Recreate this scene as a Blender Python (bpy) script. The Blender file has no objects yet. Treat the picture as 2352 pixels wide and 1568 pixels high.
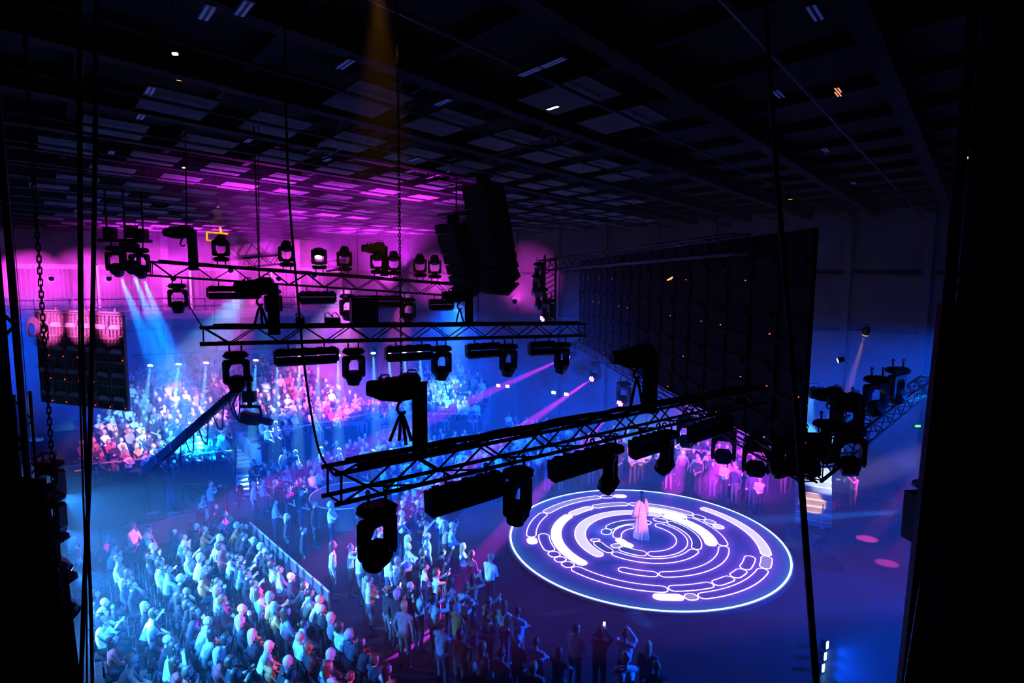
import bpy, bmesh, math, random
import numpy as np
from mathutils import Vector, Matrix, Quaternion

RND = random.Random(11)
SC = bpy.context.scene
COL = SC.collection

# ---------------------------------------------------------------- camera (21 mm on a 36 mm frame)
CAM_Z, PITCH, ROLL, FPX = 9.96, .107, .008, 1372.0
cam_data = bpy.data.cameras.new('camera')
cam_data.sensor_width = 36.0
cam_data.lens = 36.0 * FPX / 2352.0
cam_data.clip_start = .05
cam_data.clip_end = 300
cam = bpy.data.objects.new('camera', cam_data)
COL.objects.link(cam)
cam.location = (0, 0, CAM_Z)
cam.rotation_mode = 'QUATERNION'
cam.rotation_quaternion = (Matrix.Rotation(math.pi / 2 - PITCH, 3, 'X') @ Matrix.Rotation(ROLL, 3, 'Z')).to_quaternion()
SC.camera = cam

# ---------------------------------------------------------------- world, exposure
world = bpy.data.worlds.new('world')
SC.world = world
world.use_nodes = True
world.node_tree.nodes['Background'].inputs['Color'].default_value = (0, 0, 0, 1)
world.node_tree.nodes['Background'].inputs['Strength'].default_value = 0
SC.view_settings.view_transform = 'Standard'
SC.view_settings.look = 'None'
SC.view_settings.exposure = 0.0
SC.view_settings.gamma = 1.0
SC.view_settings.use_curve_mapping = False

# colours of the show lights
BLUE, AZURE, CYAN = (.0, .07, 1.0), (.0, .22, 1.0), (.10, .55, 1.0)
MAGENTA, PINK, RED, AMBER = (.72, .02, .95), (1.0, .10, .55), (1.0, .10, .12), (1.0, .36, .03)
HAZE_DENSITY, HAZE_G = .0082, .05

def ray(px, py, d):
    """point seen at (px, py) of the 2352 x 1568 frame, d metres along the view axis"""
    X, Y = px - 1176.0, py - 784.0
    c, s = math.cos(ROLL), math.sin(ROLL)
    x, y = c * X + s * Y, -s * X + c * Y
    return Vector((x * d / FPX, (math.cos(PITCH) * FPX - y * math.sin(PITCH)) * d / FPX,
                   CAM_Z + (-math.sin(PITCH) * FPX - y * math.cos(PITCH)) * d / FPX))

def at(px, py, z=0.0):
    """the same, on the level z"""
    r = ray(px, py, 1.0)
    o = Vector((0, 0, CAM_Z))
    return o + (r - o) * ((z - CAM_Z) / (r.z - CAM_Z))

def pix(p):
    y = p[1] * math.cos(PITCH) - (p[2] - CAM_Z) * math.sin(PITCH)
    u = p[1] * math.sin(PITCH) + (p[2] - CAM_Z) * math.cos(PITCH)
    X, Y = FPX * p[0] / y, -FPX * u / y
    c, s = math.cos(ROLL), math.sin(ROLL)
    return 1176 + c * X - s * Y, 784 + s * X + c * Y

def spot(name, loc, target, color, power, angle, blend=.25, radius=.06, parent=None):
    l = bpy.data.lights.new(name, 'SPOT')
    l.color = color; l.energy = power
    l.spot_size = math.radians(angle); l.spot_blend = blend; l.shadow_soft_size = radius
    o = bpy.data.objects.new(name, l)
    COL.objects.link(o)
    loc, target = Vector(loc), Vector(target)
    M = Matrix.Translation(loc) @ (target - loc).to_track_quat('-Z', 'Y').to_matrix().to_4x4()
    if parent is not None:
        o.parent = parent
        bpy.context.view_layer.update()
        o.matrix_local = parent.matrix_world.inverted() @ M
    else:
        o.matrix_world = M
    return o

# ---------------------------------------------------------------- spots without fixtures, put out of view or hidden behind rig parts
def K(x): return x * 1000.0
STAGE = Vector((5.12, 21.95, .1))
LIGHTS = [
    # name, position, aim, colour, kW, cone angle, blend
    ('blue_fill', (-27, 23, 9), (-4, 27, 2), BLUE, 210, 44, .9),  # unseen fill spots, added for the overall blue haze and crowd light
    ('blue_fill', (-24, 10, 3.4), (-9, 18, .8), BLUE, 40, 40, .9),
    ('blue_fill', (24, 12, 7), (2, 18, 0), BLUE, 130, 44, .9),
    ('blue_fill', (21, 20, 8), (-1, 33, 1), BLUE, 130, 38, .9),
    ('blue_fill', ray(1040, 692, 19), (-3, 29, 0), BLUE, 46, 74, .9),  # added fill, hidden behind the rig to brighten the central haze
    ('blue_fill', ray(812, 828, 13.2), (-6, 23, 0), BLUE, 16, 70, .9),
    ('seat_key', (-18, 11.5, 6.5), (-8.4, 16.6, .8), (.08, .38, 1.0), 96, 36, .6),  # unseen key added out of view to strengthen the tower lights
    ('stage_wash', (18, 8, 12), (5.1, 21.9, 0), AZURE, 8, 30, .8),
    ('performer_spot', (7.5, 17, 6.3), (5.0, 21.9, 1.0), (1.0, .50, .55), 10, 9, .6),
    # people seated by the barrier: from an unseen point out of view on the right
    ('pink_spot', (8, 4, 8.6), at(400, 1245, 1.2), PINK, 45, 5, .5),
    ('pink_spot', (8, 4, 8.4), at(735, 1440, 1.1), (1.0, .10, .50), 26, 12, .5),
    # standing crowd: from behind the dark screen
    ('cyan_spot', (7.5, 19, 6.2), at(990, 1262, 1.5), (.35, .75, 1.0), 26, 9, .5),
    ('red_spot', (7.5, 17, 6.2), at(922, 1325, 1.5), (1.0, .16, .10), 18, 8, .5),
    ('pink_spot', (7.5, 21, 6.2), at(748, 1105, 1.5), (1.0, .06, .5), 34, 5, .4),
    # far stands: from behind the far truss
    ('cyan_spot', ray(560, 662, 20), at(370, 985, 2), CYAN, 60, 24, .6),
    ('pink_spot', ray(606, 655, 20), at(455, 940, 2.5), PINK, 60, 16, .6),
    ('red_spot', ray(590, 655, 20), at(240, 1045, 1.3), RED, 36, 14, .4),
    ('cyan_spot', ray(632, 660, 20), at(560, 1035, 1.3), CYAN, 24, 10, .5),
    ('magenta_spot', ray(800, 655, 20), at(745, 915, 2.5), (1.0, .10, .85), 90, 22, .6),
    ('white_spot', ray(790, 660, 20), at(610, 940, 2.5), (.85, .6, 1.0), 40, 10, .5),
    ('white_spot', ray(808, 660, 20), at(775, 905, 2.5), (.85, .6, 1.0), 40, 8, .5),
    ('magenta_spot', ray(935, 660, 20), at(900, 880, 3), PINK, 60, 10, .5),
    ('cyan_spot', ray(1056, 690, 19), at(1030, 905, 3), CYAN, 80, 10, .5),
    # far side of the stage, from behind the dark screen
    ('red_spot', (8, 22, 6.2), at(1420, 1100, 0) + Vector((0, 0, 1.2)), (1.0, .16, .12), 10, 22, .5),
    ('cyan_spot', (8.5, 21, 6.2), at(1500, 1020, 1.3), CYAN, 16, 20, .5),
    ('magenta_spot', (9, 20, 6.2), at(1690, 1085, .5) + Vector((0, 0, 1)), MAGENTA, 24, 40, .5),
    ('pink_spot', (20, 20, 7), at(1957, 1172, 0) + Vector((0, 0, 1.2)), (1.0, .08, .45), 30, 8, .4),
    ('stair_spot', (21, 13, 9), at(1885, 1110, 1.2), (.75, .85, 1.0), 150, 5, .4),
    # pink light on the top row of the hanging screen
    ('screen_spot', (-14.5, 9.5, 12.5), ray(112, 742, 19.2), PINK, 60, 6.2, .45),
    ('screen_spot', (-14.5, 9.5, 12.5), ray(180, 741, 18.8), PINK, 60, 6.2, .45),
    ('screen_spot', (-14.5, 9.5, 12.5), ray(250, 740, 18.4), PINK, 60, 6.2, .45),
]
SC.cycles.max_bounces = 2
SC.cycles.adaptive_threshold = .06
SC.cycles.adaptive_min_samples = 16
SC.cycles.diffuse_bounces = 1
SC.cycles.glossy_bounces = 1
SC.cycles.volume_bounces = 0
SC.cycles.caustics_reflective = False
SC.cycles.caustics_refractive = False

# ---------------------------------------------------------------- people
def v3(*a): return Vector(a)

def ik(a, b, l1, l2, pole):
    d = b - a
    L = min(d.length, (l1 + l2) * .995)
    u = d.normalized()
    x = (l1 * l1 - l2 * l2 + L * L) / (2 * L)
    h = math.sqrt(max(l1 * l1 - x * x, 0))
    p = pole - u * pole.dot(u)
    p.normalize()
    return a + u * x + p * h, a + u * L

def skeleton(pose):
    """list of tapered capsules (a, b, ra, rb, region) and ellipsoids (centre, radii, rotation, region)
    regions: 0 skin, 1 top, 2 trousers, 3 shoes"""
    caps, ells = [], []
    seat = pose.get('seat', False)
    lean = pose.get('lean', 0.0)
    w = pose.get('w', 1.0)
    short = pose.get('short', False)
    P = v3(0, 0, .56 if seat else .93)
    up = v3(0, math.sin(lean), math.cos(lean))
    fw = v3(0, math.cos(lean), -math.sin(lean))
    S = P + up * .47
    X = v3(1, 0, 0)
    caps.append((P - X * .075, P + X * .075, .112 * w, .112 * w, 2))
    caps.append((P + up * .06, P + up * .2, .118 * w, .11 * w, 1))
    caps.append((P + up * .08 - X * .055, P + up * .34 - X * .085, .098 * w, .103 * w, 1))
    caps.append((P + up * .08 + X * .055, P + up * .34 + X * .085, .098 * w, .103 * w, 1))
    caps.append((S - X * .13 - up * .01, S + X * .13 - up * .01, .068 * w, .068 * w, 1))
    N = S + up * .07
    caps.append((S - up * .03, N, .075, .055, 1))
    hp, hy = pose.get('head', (0, 0))
    R = Matrix.Rotation(hy, 4, 'Z') @ Matrix.Rotation(hp - lean * .4, 4, 'X')
    H = N + up * .05 + (R @ v3(0, .025, .115))
    caps.append((S + up * .04, H - (R @ v3(0, .02, .06)), .052, .05, 0))
    Rq = R.to_3x3()
    def hl(p): return H + Rq @ v3(*p)
    ells.append((hl((0, -.008, .018)), (.077, .097, .105), Rq, 0))
    ells.append((hl((0, .03, -.052)), (.058, .066, .068), Rq, 0))
    caps.append((hl((0, .088, .012)), hl((0, .112, -.026)), .0125, .0165, 0))
    caps.append((hl((-.03, .078, .03)), hl((.03, .078, .03)), .018, .018, 0))
    caps.append((hl((-.018, .085, -.062)), hl((.018, .085, -.062)), .013, .013, 0))
    for s in (-1, 1):
        ells.append((hl((s * .08, -.012, -.005)), (.013, .024, .034), Rq, 0))
    # legs
    for s in (-1, 1):
        hip = P + v3(s * .085, 0, -.01)
        lg = pose.get('leg%s' % ('L' if s < 0 else 'R'), None)
        if seat:
            knee = v3(s * .12, .43, .53) if lg is None else v3(*lg[0])
            ank = v3(s * .11, .42, .1) if lg is None else v3(*lg[1])
        else:
            knee = v3(s * .1, .03, .5) if lg is None else v3(*lg[0])
            ank = v3(s * .11, 0, .09) if lg is None else v3(*lg[1])
        caps.append((hip, knee, .092 * w, .064 * w, 2))
        caps.append((knee, ank, .062 * w, .045 * w, 2))
        fd = v3(s * .05, .17, 0)
        fd.z = 0
        caps.append((ank + v3(0, -.03, -.045), ank + fd + v3(0, 0, -.052), .042, .036, 3))
    # arms
    for s, key in ((-1, 'handL'), (1, 'handR')):
        sh = S + X * s * .185 * w - up * .015
        t = pose[key]
        tgt = S + X * t[0] + fw * t[1] + up * t[2]
        pole = v3(*pose.get('pole', (s * .8, -.5, -.8)))
        if s < 0 and 'pole' in pose: pole.x = -pole.x
        el, wr = ik(sh, tgt, .285, .25, pole)
        caps.append((sh, el, .056 * w, .045 * w, 1))
        mid = el.lerp(wr, .5)
        if short:
            caps.append((el, wr, .042, .031, 0))
        else:
            caps.append((el, wr, .045 * w, .036, 1))
        d = (wr - el).normalized()
        cd = pose.get('curl', .5)
        # palm frame
        side = d.cross(v3(0, 0, 1))
        if side.length < .2: side = d.cross(v3(0, 1, 0))
        side.normalize()
        nrm = side.cross(d).normalized()
        caps.append((wr - d * .02, wr + d * .03, .03, .027, 0))
        for k in range(4):
            o = (k - 1.5) * .021
            base = wr + d * .075 + side * o
            caps.append((wr + d * .01 + side * o * .7, base, .0155, .0145, 0))
            ln = (.066, .076, .072, .056)[k]
            k1 = base + (d * math.cos(cd) - nrm * math.sin(cd)) * ln * .55
            k2 = k1 + (d * math.cos(cd * 2.2) - nrm * math.sin(cd * 2.2)) * ln * .5
            caps.append((base, k1, .0112, .0105, 0))
            caps.append((k1, k2, .0105, .0095, 0))
        th = wr + d * .02 - side * s * .03
        t1 = th + (d * .7 - side * s * .6 - nrm * .3).normalized() * .045
        caps.append((th, t1, .0145, .012, 0))
        caps.append((t1, t1 + (d - nrm * .4).normalized() * .03, .0115, .010, 0))
    HM = Matrix.Translation(H) @ R
    return caps, ells, HM

def remeshed(caps, ells, voxel, ratio, name):
    bm = bmesh.new()
    for a, b, ra, rb, _ in caps:
        d = b - a
        L = max(d.length, 1e-4)
        q = d.to_track_quat('Z', 'Y').to_matrix().to_4x4()
        sub = 1 if max(ra, rb) < .02 else 2
        for c, r in ((a, ra), (b, rb)):
            bmesh.ops.create_icosphere(bm, subdivisions=sub, radius=r, matrix=Matrix.Translation(c))
        bmesh.ops.create_cone(bm, cap_ends=True, segments=12 if sub == 2 else 8, radius1=ra, radius2=rb, depth=L,
                              matrix=Matrix.Translation((a + b) / 2) @ q)
    for c, rr, R, _ in ells:
        M = Matrix.Translation(c) @ R.to_4x4() @ Matrix.Diagonal((rr[0], rr[1], rr[2], 1))
        bmesh.ops.create_icosphere(bm, subdivisions=3, radius=1, matrix=M)
    me = bpy.data.meshes.new('tmp')
    bm.to_mesh(me); bm.free()
    o = bpy.data.objects.new('tmp', me)
    bpy.context.scene.collection.objects.link(o)
    m = o.modifiers.new('r', 'REMESH'); m.mode = 'VOXEL'; m.voxel_size = voxel
    m = o.modifiers.new('s', 'SMOOTH'); m.iterations = 3; m.factor = .5
    m = o.modifiers.new('d', 'DECIMATE'); m.ratio = ratio
    dg = bpy.context.evaluated_depsgraph_get()
    out = bpy.data.meshes.new_from_object(o.evaluated_get(dg))
    bpy.data.objects.remove(o); bpy.data.meshes.remove(me)
    out.name = name
    return out

def region_of(pts, caps, ells):
    pts = np.asarray(pts)
    best = np.full(len(pts), 1e9); reg = np.zeros(len(pts), int)
    for a, b, ra, rb, rg in caps:
        a = np.array(a); d = np.array(b) - a
        t = np.clip(((pts - a) @ d) / max(d @ d, 1e-9), 0, 1)
        dist = np.linalg.norm(pts - a - t[:, None] * d, axis=1) - (ra + (rb - ra) * t)
        m = dist < best
        best[m] = dist[m]; reg[m] = rg
    for c, rr, R, rg in ells:
        q = (pts - np.array(c)) @ np.array(R)
        rr = np.array(rr)
        k = np.linalg.norm(q / rr, axis=1)
        dist = (k - 1) * rr.min()
        m = dist < best
        best[m] = dist[m]; reg[m] = rg
    return reg

def face_centres(me):
    n = len(me.polygons)
    c = np.empty(n * 3); me.polygons.foreach_get('center', c)
    return c.reshape(n, 3)

def make_body(pose, name, voxel=.0115, tris=4600):
    caps, ells, HM = skeleton(pose)
    me = remeshed(caps, ells, voxel, 1.0, name + '_raw')
    nt = sum(len(p.vertices) - 2 for p in me.polygons)
    # decimate in a second step so that the triangle count is known
    def dec(src, target, nm):
        o = bpy.data.objects.new('tmp', src)
        bpy.context.scene.collection.objects.link(o)
        m = o.modifiers.new('d', 'DECIMATE'); m.ratio = min(1, target / nt)
        dg = bpy.context.evaluated_depsgraph_get()
        out = bpy.data.meshes.new_from_object(o.evaluated_get(dg))
        bpy.data.objects.remove(o)
        out.name = nm
        return out
    near = dec(me, tris, name)
    far = dec(me, 300, name + '_far')
    bpy.data.meshes.remove(me)
    for m in (near, far):
        reg = region_of(face_centres(m), caps, ells)
        m.polygons.foreach_set('material_index', reg.astype(np.int32))
    near.polygons.foreach_set('use_smooth', [True] * len(near.polygons))
    # eyes
    bm = bmesh.new(); bm.from_mesh(near)
    for s in (-1, 1):
        M = HM @ Matrix.Translation((s * .031, .083, .008)) @ Matrix.Diagonal((.014, .007, .008, 1))
        r = bmesh.ops.create_icosphere(bm, subdivisions=1, radius=1, matrix=M)
        for v in r['verts']:
            for f in v.link_faces: f.material_index = 4
    bm.to_mesh(near); bm.free()
    return near, far, HM

def hair_mesh(style, name, sub=3):
    bm = bmesh.new()
    bmesh.ops.create_icosphere(bm, subdivisions=sub, radius=1)
    rnd = random.Random(hash(style) % 1000 + 7)
    for v in bm.verts:
        x, y, z = v.co
        rx, ry, rz = .088, .107, .118
        p = v3(x * rx, y * ry - .012, z * rz + .022)
        face = (p.y > .03 and p.z < .062) or (p.z < -.04 and p.y > -.035)
        if face:
            k = .72
            p = v3(x * rx * k, y * ry * k - .02, z * rz * k + .02)
        elif style == 'long':
            if p.z < .04 and p.y < .035:
                t = (.04 - p.z) / .13
                p.z -= .26 * t
                p.x *= 1 + .18 * t
                p.y -= .035 * t * (1 if p.y < 0 else .2)
        elif style == 'bob':
            if p.z < .03 and p.y < .035:
                t = (.03 - p.z) / .13
                p.z -= .085 * t; p.x *= 1.1; p.y *= 1.05
        elif style == 'curly':
            p += v3(rnd.uniform(-1, 1), rnd.uniform(-1, 1), rnd.uniform(-1, 1)) * .013 + v3(p.x, p.y, p.z).normalized() * .018
        else:
            p += v3(rnd.uniform(-1, 1), rnd.uniform(-1, 1), rnd.uniform(-1, 1)) * .003
            if p.z < -.045: p = v3(p.x * .8, p.y * .8, max(p.z, -.06))
        v.co = p
    if style == 'bun':
        bmesh.ops.create_icosphere(bm, subdivisions=2, radius=.047, matrix=Matrix.Translation((0, -.12, .07)))
    for f in bm.faces: f.smooth = True
    me = bpy.data.meshes.new(name)
    bm.to_mesh(me); bm.free()
    return me

POSES = {
    # seated
    'lap':     dict(seat=True, lean=.02, handL=(-.1, .3, -.4), handR=(.1, .3, -.4), head=(.12, 0)),
    'forward': dict(seat=True, lean=.42, handL=(-.04, .42, -.22), handR=(.03, .44, -.24), head=(.35, .1), short=True),
    'crossed': dict(seat=True, lean=-.06, w=1.08, handL=(.11, .2, -.2), handR=(-.11, .22, -.24), head=(.1, .05), pole=(.9, .2, -.5)),
    'chin':    dict(seat=True, lean=.2, handL=(-.06, .3, -.36), handR=(.03, .2, .05), head=(.15, -.1)),
    'clap':    dict(seat=True, lean=.1, handL=(-.03, .36, -.05), handR=(.03, .36, -.03), head=(.2, 0), w=.95, short=True, curl=.1),
    'legcross': dict(seat=True, lean=-.1, handL=(-.1, .28, -.35), handR=(.14, .3, -.37), head=(.2, .15),
                     legR=((.02, .42, .63), (-.12, .6, .38))),
    # standing
    'stand':   dict(lean=.02, handL=(-.26, .04, -.52), handR=(.26, .04, -.52), head=(.1, .1)),
    'clasp':   dict(lean=.03, handL=(-.03, .24, -.36), handR=(.03, .26, -.38), head=(.05, -.15), short=True),
    'film':    dict(lean=.0, handL=(-.05, .36, .1), handR=(.05, .36, .12), head=(.12, 0), w=.96, curl=.7),
    'folded':  dict(lean=-.04, w=1.06, handL=(.11, .2, -.2), handR=(-.11, .22, -.24), head=(.0, .2), pole=(.9, .2, -.5)),
    'raise':   dict(lean=.05, handL=(-.24, .08, -.5), handR=(.24, .22, .38), head=(.2, -.1), curl=.2, pole=(.8, -.3, .2)),
}

for n, loc, aim, colr, kw, ang, bl in LIGHTS:
    spot(n, loc, aim, colr, K(kw), ang, bl, .15)

# ---------------------------------------------------------------- materials
MATS = {}
def mat(name, color, rough=.6, metal=0.0, emit=None, strength=0.0, vary=.25, scale=6.0, bump=0.0):
    m = bpy.data.materials.new(name); m.use_nodes = True
    nt = m.node_tree; b = nt.nodes['Principled BSDF']
    b.inputs['Roughness'].default_value = rough
    b.inputs['Metallic'].default_value = metal
    if vary > 0:
        tc = nt.nodes.new('ShaderNodeTexCoord')
        nz = nt.nodes.new('ShaderNodeTexNoise'); nz.inputs['Scale'].default_value = scale; nz.inputs['Detail'].default_value = 4
        cr = nt.nodes.new('ShaderNodeValToRGB')
        cr.color_ramp.elements[0].position = .3; cr.color_ramp.elements[1].position = .7
        cr.color_ramp.elements[0].color = (*[c * (1 - vary) for c in color], 1)
        cr.color_ramp.elements[1].color = (*[min(1, c * (1 + vary)) for c in color], 1)
        nt.links.new(tc.outputs['Object'], nz.inputs['Vector'])
        nt.links.new(nz.outputs['Fac'], cr.inputs['Fac'])
        nt.links.new(cr.outputs['Color'], b.inputs['Base Color'])
        if bump > 0:
            bp = nt.nodes.new('ShaderNodeBump'); bp.inputs['Strength'].default_value = bump
            nt.links.new(nz.outputs['Fac'], bp.inputs['Height']); nt.links.new(bp.outputs['Normal'], b.inputs['Normal'])
    else:
        b.inputs['Base Color'].default_value = (*color, 1)
    if emit is not None:
        b.inputs['Emission Color'].default_value = (*emit, 1)
        b.inputs['Emission Strength'].default_value = strength
    MATS[name] = m
    return m

mat('black_metal', (.012, .012, .014), .45, .3, scale=9)
mat('screen_back', (.004, .004, .005), .7)
mat('black_plastic', (.010, .010, .012), .5, scale=12)
mat('black_cloth', (.014, .014, .016), .95, scale=25, bump=.2)
mat('rubber', (.008, .008, .009), .7, scale=20)
mat('dark_steel', (.05, .05, .055), .5, .5)
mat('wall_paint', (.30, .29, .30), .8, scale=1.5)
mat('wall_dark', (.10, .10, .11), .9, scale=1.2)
mat('ceiling_deck', (.03, .03, .034), .9, scale=.7)
mat('ceiling_panel', (.15, .15, .16), .9, scale=1.0)
mat('beam_paint', (.018, .018, .022), .7, scale=1.0)
mat('floor_mat', (.022, .022, .026), .5, scale=.8)
mat('concrete', (.16, .16, .17), .85, scale=2.0)
mat('step_edge', (.55, .55, .56), .6, scale=5)
mat('pale_paint', (.62, .6, .62), .6)
mat('stage_board', (.03, .03, .035), .35, scale=2)
mat('yellow_paint', (.75, .42, .02), .5)
mat('galvanised', (.45, .45, .47), .4, .6)
mat('grille', (.4, .38, .42), .6, .2, scale=60, bump=.3)
mat('tarp', (.05, .055, .065), .75, scale=4, bump=.2)
mat('panel_grey', (.16, .16, .165), .6, scale=7)
mat('box_grey', (.42, .42, .43), .5)
mat('wood', (.22, .12, .06), .6)
mat('paper', (.8, .8, .78), .8, vary=.05)
def emitter(name, color, s):
    return mat(name, (.02, .02, .02), .4, emit=color, strength=s, vary=0)
emitter('lens_white', (.75, .93, 1.0), 22)
emitter('lens_cyan', (.25, .75, 1.0), 16)
emitter('lens_blue', (.15, .5, 1.0), 10)
emitter('lens_magenta', (1.0, .22, .75), 7)
emitter('lens_warm', (1.0, .62, .2), 14)
emitter('lens_amber', (1.0, .42, .05), 5)
emitter('exit_lamp', (.92, 1.0, .72), 5)
emitter('led_red', (1.0, .10, .03), 3.0)
emitter('led_green', (.1, 1.0, .1), 2.5)
emitter('tube_blue_sheen', (.10, .16, .95), .13)  # weak emission stands in for blue light reflected by unlit tubes
emitter('tube_white', (1.0, .95, .8), 3.5)
emitter('tube_orange', (1.0, .32, .12), 1.4)
emitter('phone_screen', (1.0, .93, .8), 1.6)
emitter('screen_blue', (.02, .16, .42), .55)
mat('lens_dark', (.01, .01, .015), .12, vary=0)

def attr_mat(name, attr, rough, emission):
    m = bpy.data.materials.new(name); m.use_nodes = True
    nt = m.node_tree; b = nt.nodes['Principled BSDF']
    a = nt.nodes.new('ShaderNodeAttribute'); a.attribute_name = attr
    b.inputs['Roughness'].default_value = rough
    if emission:
        b.inputs['Base Color'].default_value = (.03, .03, .035, 1)
        nt.links.new(a.outputs['Color'], b.inputs['Emission Color']); b.inputs['Emission Strength'].default_value = 1
    else:
        nt.links.new(a.outputs['Color'], b.inputs['Base Color'])
    MATS[name] = m
    return m
attr_mat('crowd_cloth', 'tint', .85, False)
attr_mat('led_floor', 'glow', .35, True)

def ramp_mat(name, stops, rough=.7, src='Random'):
    m = bpy.data.materials.new(name); m.use_nodes = True
    nt = m.node_tree; b = nt.nodes['Principled BSDF']
    oi = nt.nodes.new('ShaderNodeObjectInfo'); cr = nt.nodes.new('ShaderNodeValToRGB')
    cr.color_ramp.interpolation = 'CONSTANT'
    e = cr.color_ramp.elements
    while len(e) < len(stops): e.new(1.0)
    for i, (p, c) in enumerate(stops):
        e[i].position = p; e[i].color = (*c, 1)
    nt.links.new(oi.outputs['Random'], cr.inputs['Fac']); nt.links.new(cr.outputs['Color'], b.inputs['Base Color'])
    b.inputs['Roughness'].default_value = rough
    MATS[name] = m
SKIN = [(.62, .40, .30), (.55, .34, .24), (.68, .46, .36), (.30, .17, .10), (.48, .29, .19)]
HAIR = [(.015, .012, .010), (.05, .028, .014), (.12, .065, .03), (.38, .27, .13), (.42, .40, .38), (.08, .03, .015)]
PANTS = [(.02, .022, .03), (.03, .045, .09), (.09, .085, .08), (.012, .012, .012)]
ramp_mat('skin', [(i / 5, c) for i, c in enumerate(SKIN)], .55)
ramp_mat('hair', [(i / 6, c) for i, c in enumerate(HAIR)], .5)
ramp_mat('trousers', [(i / 4, c) for i, c in enumerate(PANTS)], .85)
mat('shoes', (.02, .02, .02), .5)
mat('eye', (.01, .01, .01), .3, vary=0)
m = bpy.data.materials.new('top_cloth'); m.use_nodes = True
_oi = m.node_tree.nodes.new('ShaderNodeObjectInfo')
m.node_tree.links.new(_oi.outputs['Color'], m.node_tree.nodes['Principled BSDF'].inputs['Base Color'])
m.node_tree.nodes['Principled BSDF'].inputs['Roughness'].default_value = .9
MATS['top_cloth'] = m

for k_, sp_ in (('screen_back', .04), ('ceiling_deck', .05), ('beam_paint', .05), ('ceiling_panel', .1), ('black_plastic', .2), ('black_metal', .25), ('wall_dark', .1), ('floor_mat', .12), ('black_cloth', .1)):
    MATS[k_].node_tree.nodes['Principled BSDF'].inputs['Specular IOR Level'].default_value = sp_
for m_ in bpy.data.materials:
    m_.cycles.emission_sampling = 'NONE'
# ---------------------------------------------------------------- mesh helpers
class MB:
    def __init__(self): self.v, self.f, self.m = [], [], []
    def add(self, v, f, mi=0):
        o = len(self.v)
        self.v += [tuple(p) for p in v]
        self.f += [tuple(i + o for i in q) for q in f]
        self.m += [mi] * len(f)
        return self
    def box(self, c, s, M=None, ch=0.0, mi=0):
        """box of full size s; ch chamfers the four edges parallel to z"""
        x, y, z = s[0] / 2, s[1] / 2, s[2] / 2
        if ch > 0:
            prof = [(-x + ch, -y), (x - ch, -y), (x, -y + ch), (x, y - ch), (x - ch, y), (-x + ch, y), (-x, y - ch), (-x, -y + ch)]
        else:
            prof = [(-x, -y), (x, -y), (x, y), (-x, y)]
        return self.prism(prof, -z, z, Matrix.Translation(c) @ (M or Matrix()), mi)
    def prism(self, prof, z0, z1, M=None, mi=0, top=None):
        n = len(prof)
        top = top or prof
        v = [Vector((p[0], p[1], z0)) for p in prof] + [Vector((p[0], p[1], z1)) for p in top]
        if M is not None: v = [M @ p for p in v]
        f = [tuple(range(n))[::-1], tuple(range(n, 2 * n))] + [(i, (i + 1) % n, n + (i + 1) % n, n + i) for i in range(n)]
        return self.add(v, f, mi)
    def lbox(self, c, s, seg=3.0, mi=0):
        """long box along x, cut into short pieces so that it stays quick to trace"""
        n = max(1, int(s[0] / seg)); x0 = c[0] - s[0] / 2
        y, z = s[1] / 2, s[2] / 2
        v, f = [], []
        for i in range(n + 1):
            x = x0 + s[0] * i / n
            v += [(x, c[1] - y, c[2] - z), (x, c[1] + y, c[2] - z), (x, c[1] + y, c[2] + z), (x, c[1] - y, c[2] + z)]
        for i in range(n):
            a = 4 * i
            f += [(a + j, a + 4 + j, a + 4 + (j + 1) % 4, a + (j + 1) % 4) for j in range(4)]
        f += [(0, 1, 2, 3), tuple(4 * n + j for j in (3, 2, 1, 0))]
        return self.add(v, f, mi)
    def tube(self, pts, r, n=8, mi=0, r1=None, closed=False):
        pts = [Vector(p) for p in pts]
        k = len(pts)
        v, f = [], []
        prev = None
        for i, p in enumerate(pts):
            if closed: d = pts[(i + 1) % k] - pts[i - 1]
            else: d = pts[min(i + 1, k - 1)] - pts[max(i - 1, 0)]
            d.normalize()
            if prev is None:
                a = Vector((0, 0, 1)) if abs(d.z) < .9 else Vector((1, 0, 0))
                u = d.cross(a).normalized()
            else:
                u = (prev - d * prev.dot(d)).normalized()
            prev = u
            w = d.cross(u)
            rr = r if r1 is None else r + (r1 - r) * i / (k - 1)
            v += [p + (u * math.cos(2 * math.pi * j / n) + w * math.sin(2 * math.pi * j / n)) * rr for j in range(n)]
        for i in range(k if closed else k - 1):
            a, b = i * n, ((i + 1) % k) * n
            f += [(a + j, a + (j + 1) % n, b + (j + 1) % n, b + j) for j in range(n)]
        if not closed:
            f += [tuple(range(n))[::-1], tuple(range((k - 1) * n, k * n))]
        return self.add(v, f, mi)
    def lathe(self, prof, n=16, M=None, mi=0):
        v, f = [], []
        for r, z in prof:
            v += [Vector((r * math.cos(2 * math.pi * j / n), r * math.sin(2 * math.pi * j / n), z)) for j in range(n)]
        for i in range(len(prof) - 1):
            f += [(i * n + j, i * n + (j + 1) % n, (i + 1) * n + (j + 1) % n, (i + 1) * n + j) for j in range(n)]
        f += [tuple(range(n))[::-1], tuple(range((len(prof) - 1) * n, len(prof) * n))]
        if M is not None: v = [M @ p for p in v]
        return self.add(v, f, mi)
    def mesh(self, name, mats, smooth=False):
        me = bpy.data.meshes.new(name)
        me.from_pydata(self.v, [], self.f)
        for k in ([mats] if isinstance(mats, str) else mats): me.materials.append(MATS[k])
        me.polygons.foreach_set('material_index', self.m)
        if smooth: me.polygons.foreach_set('use_smooth', [True] * len(self.f))
        me.update()
        return me
    def build(self, name, mats, parent=None, M=None, smooth=False):
        return link(name, self.mesh(name, mats, smooth), parent, M)

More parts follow.
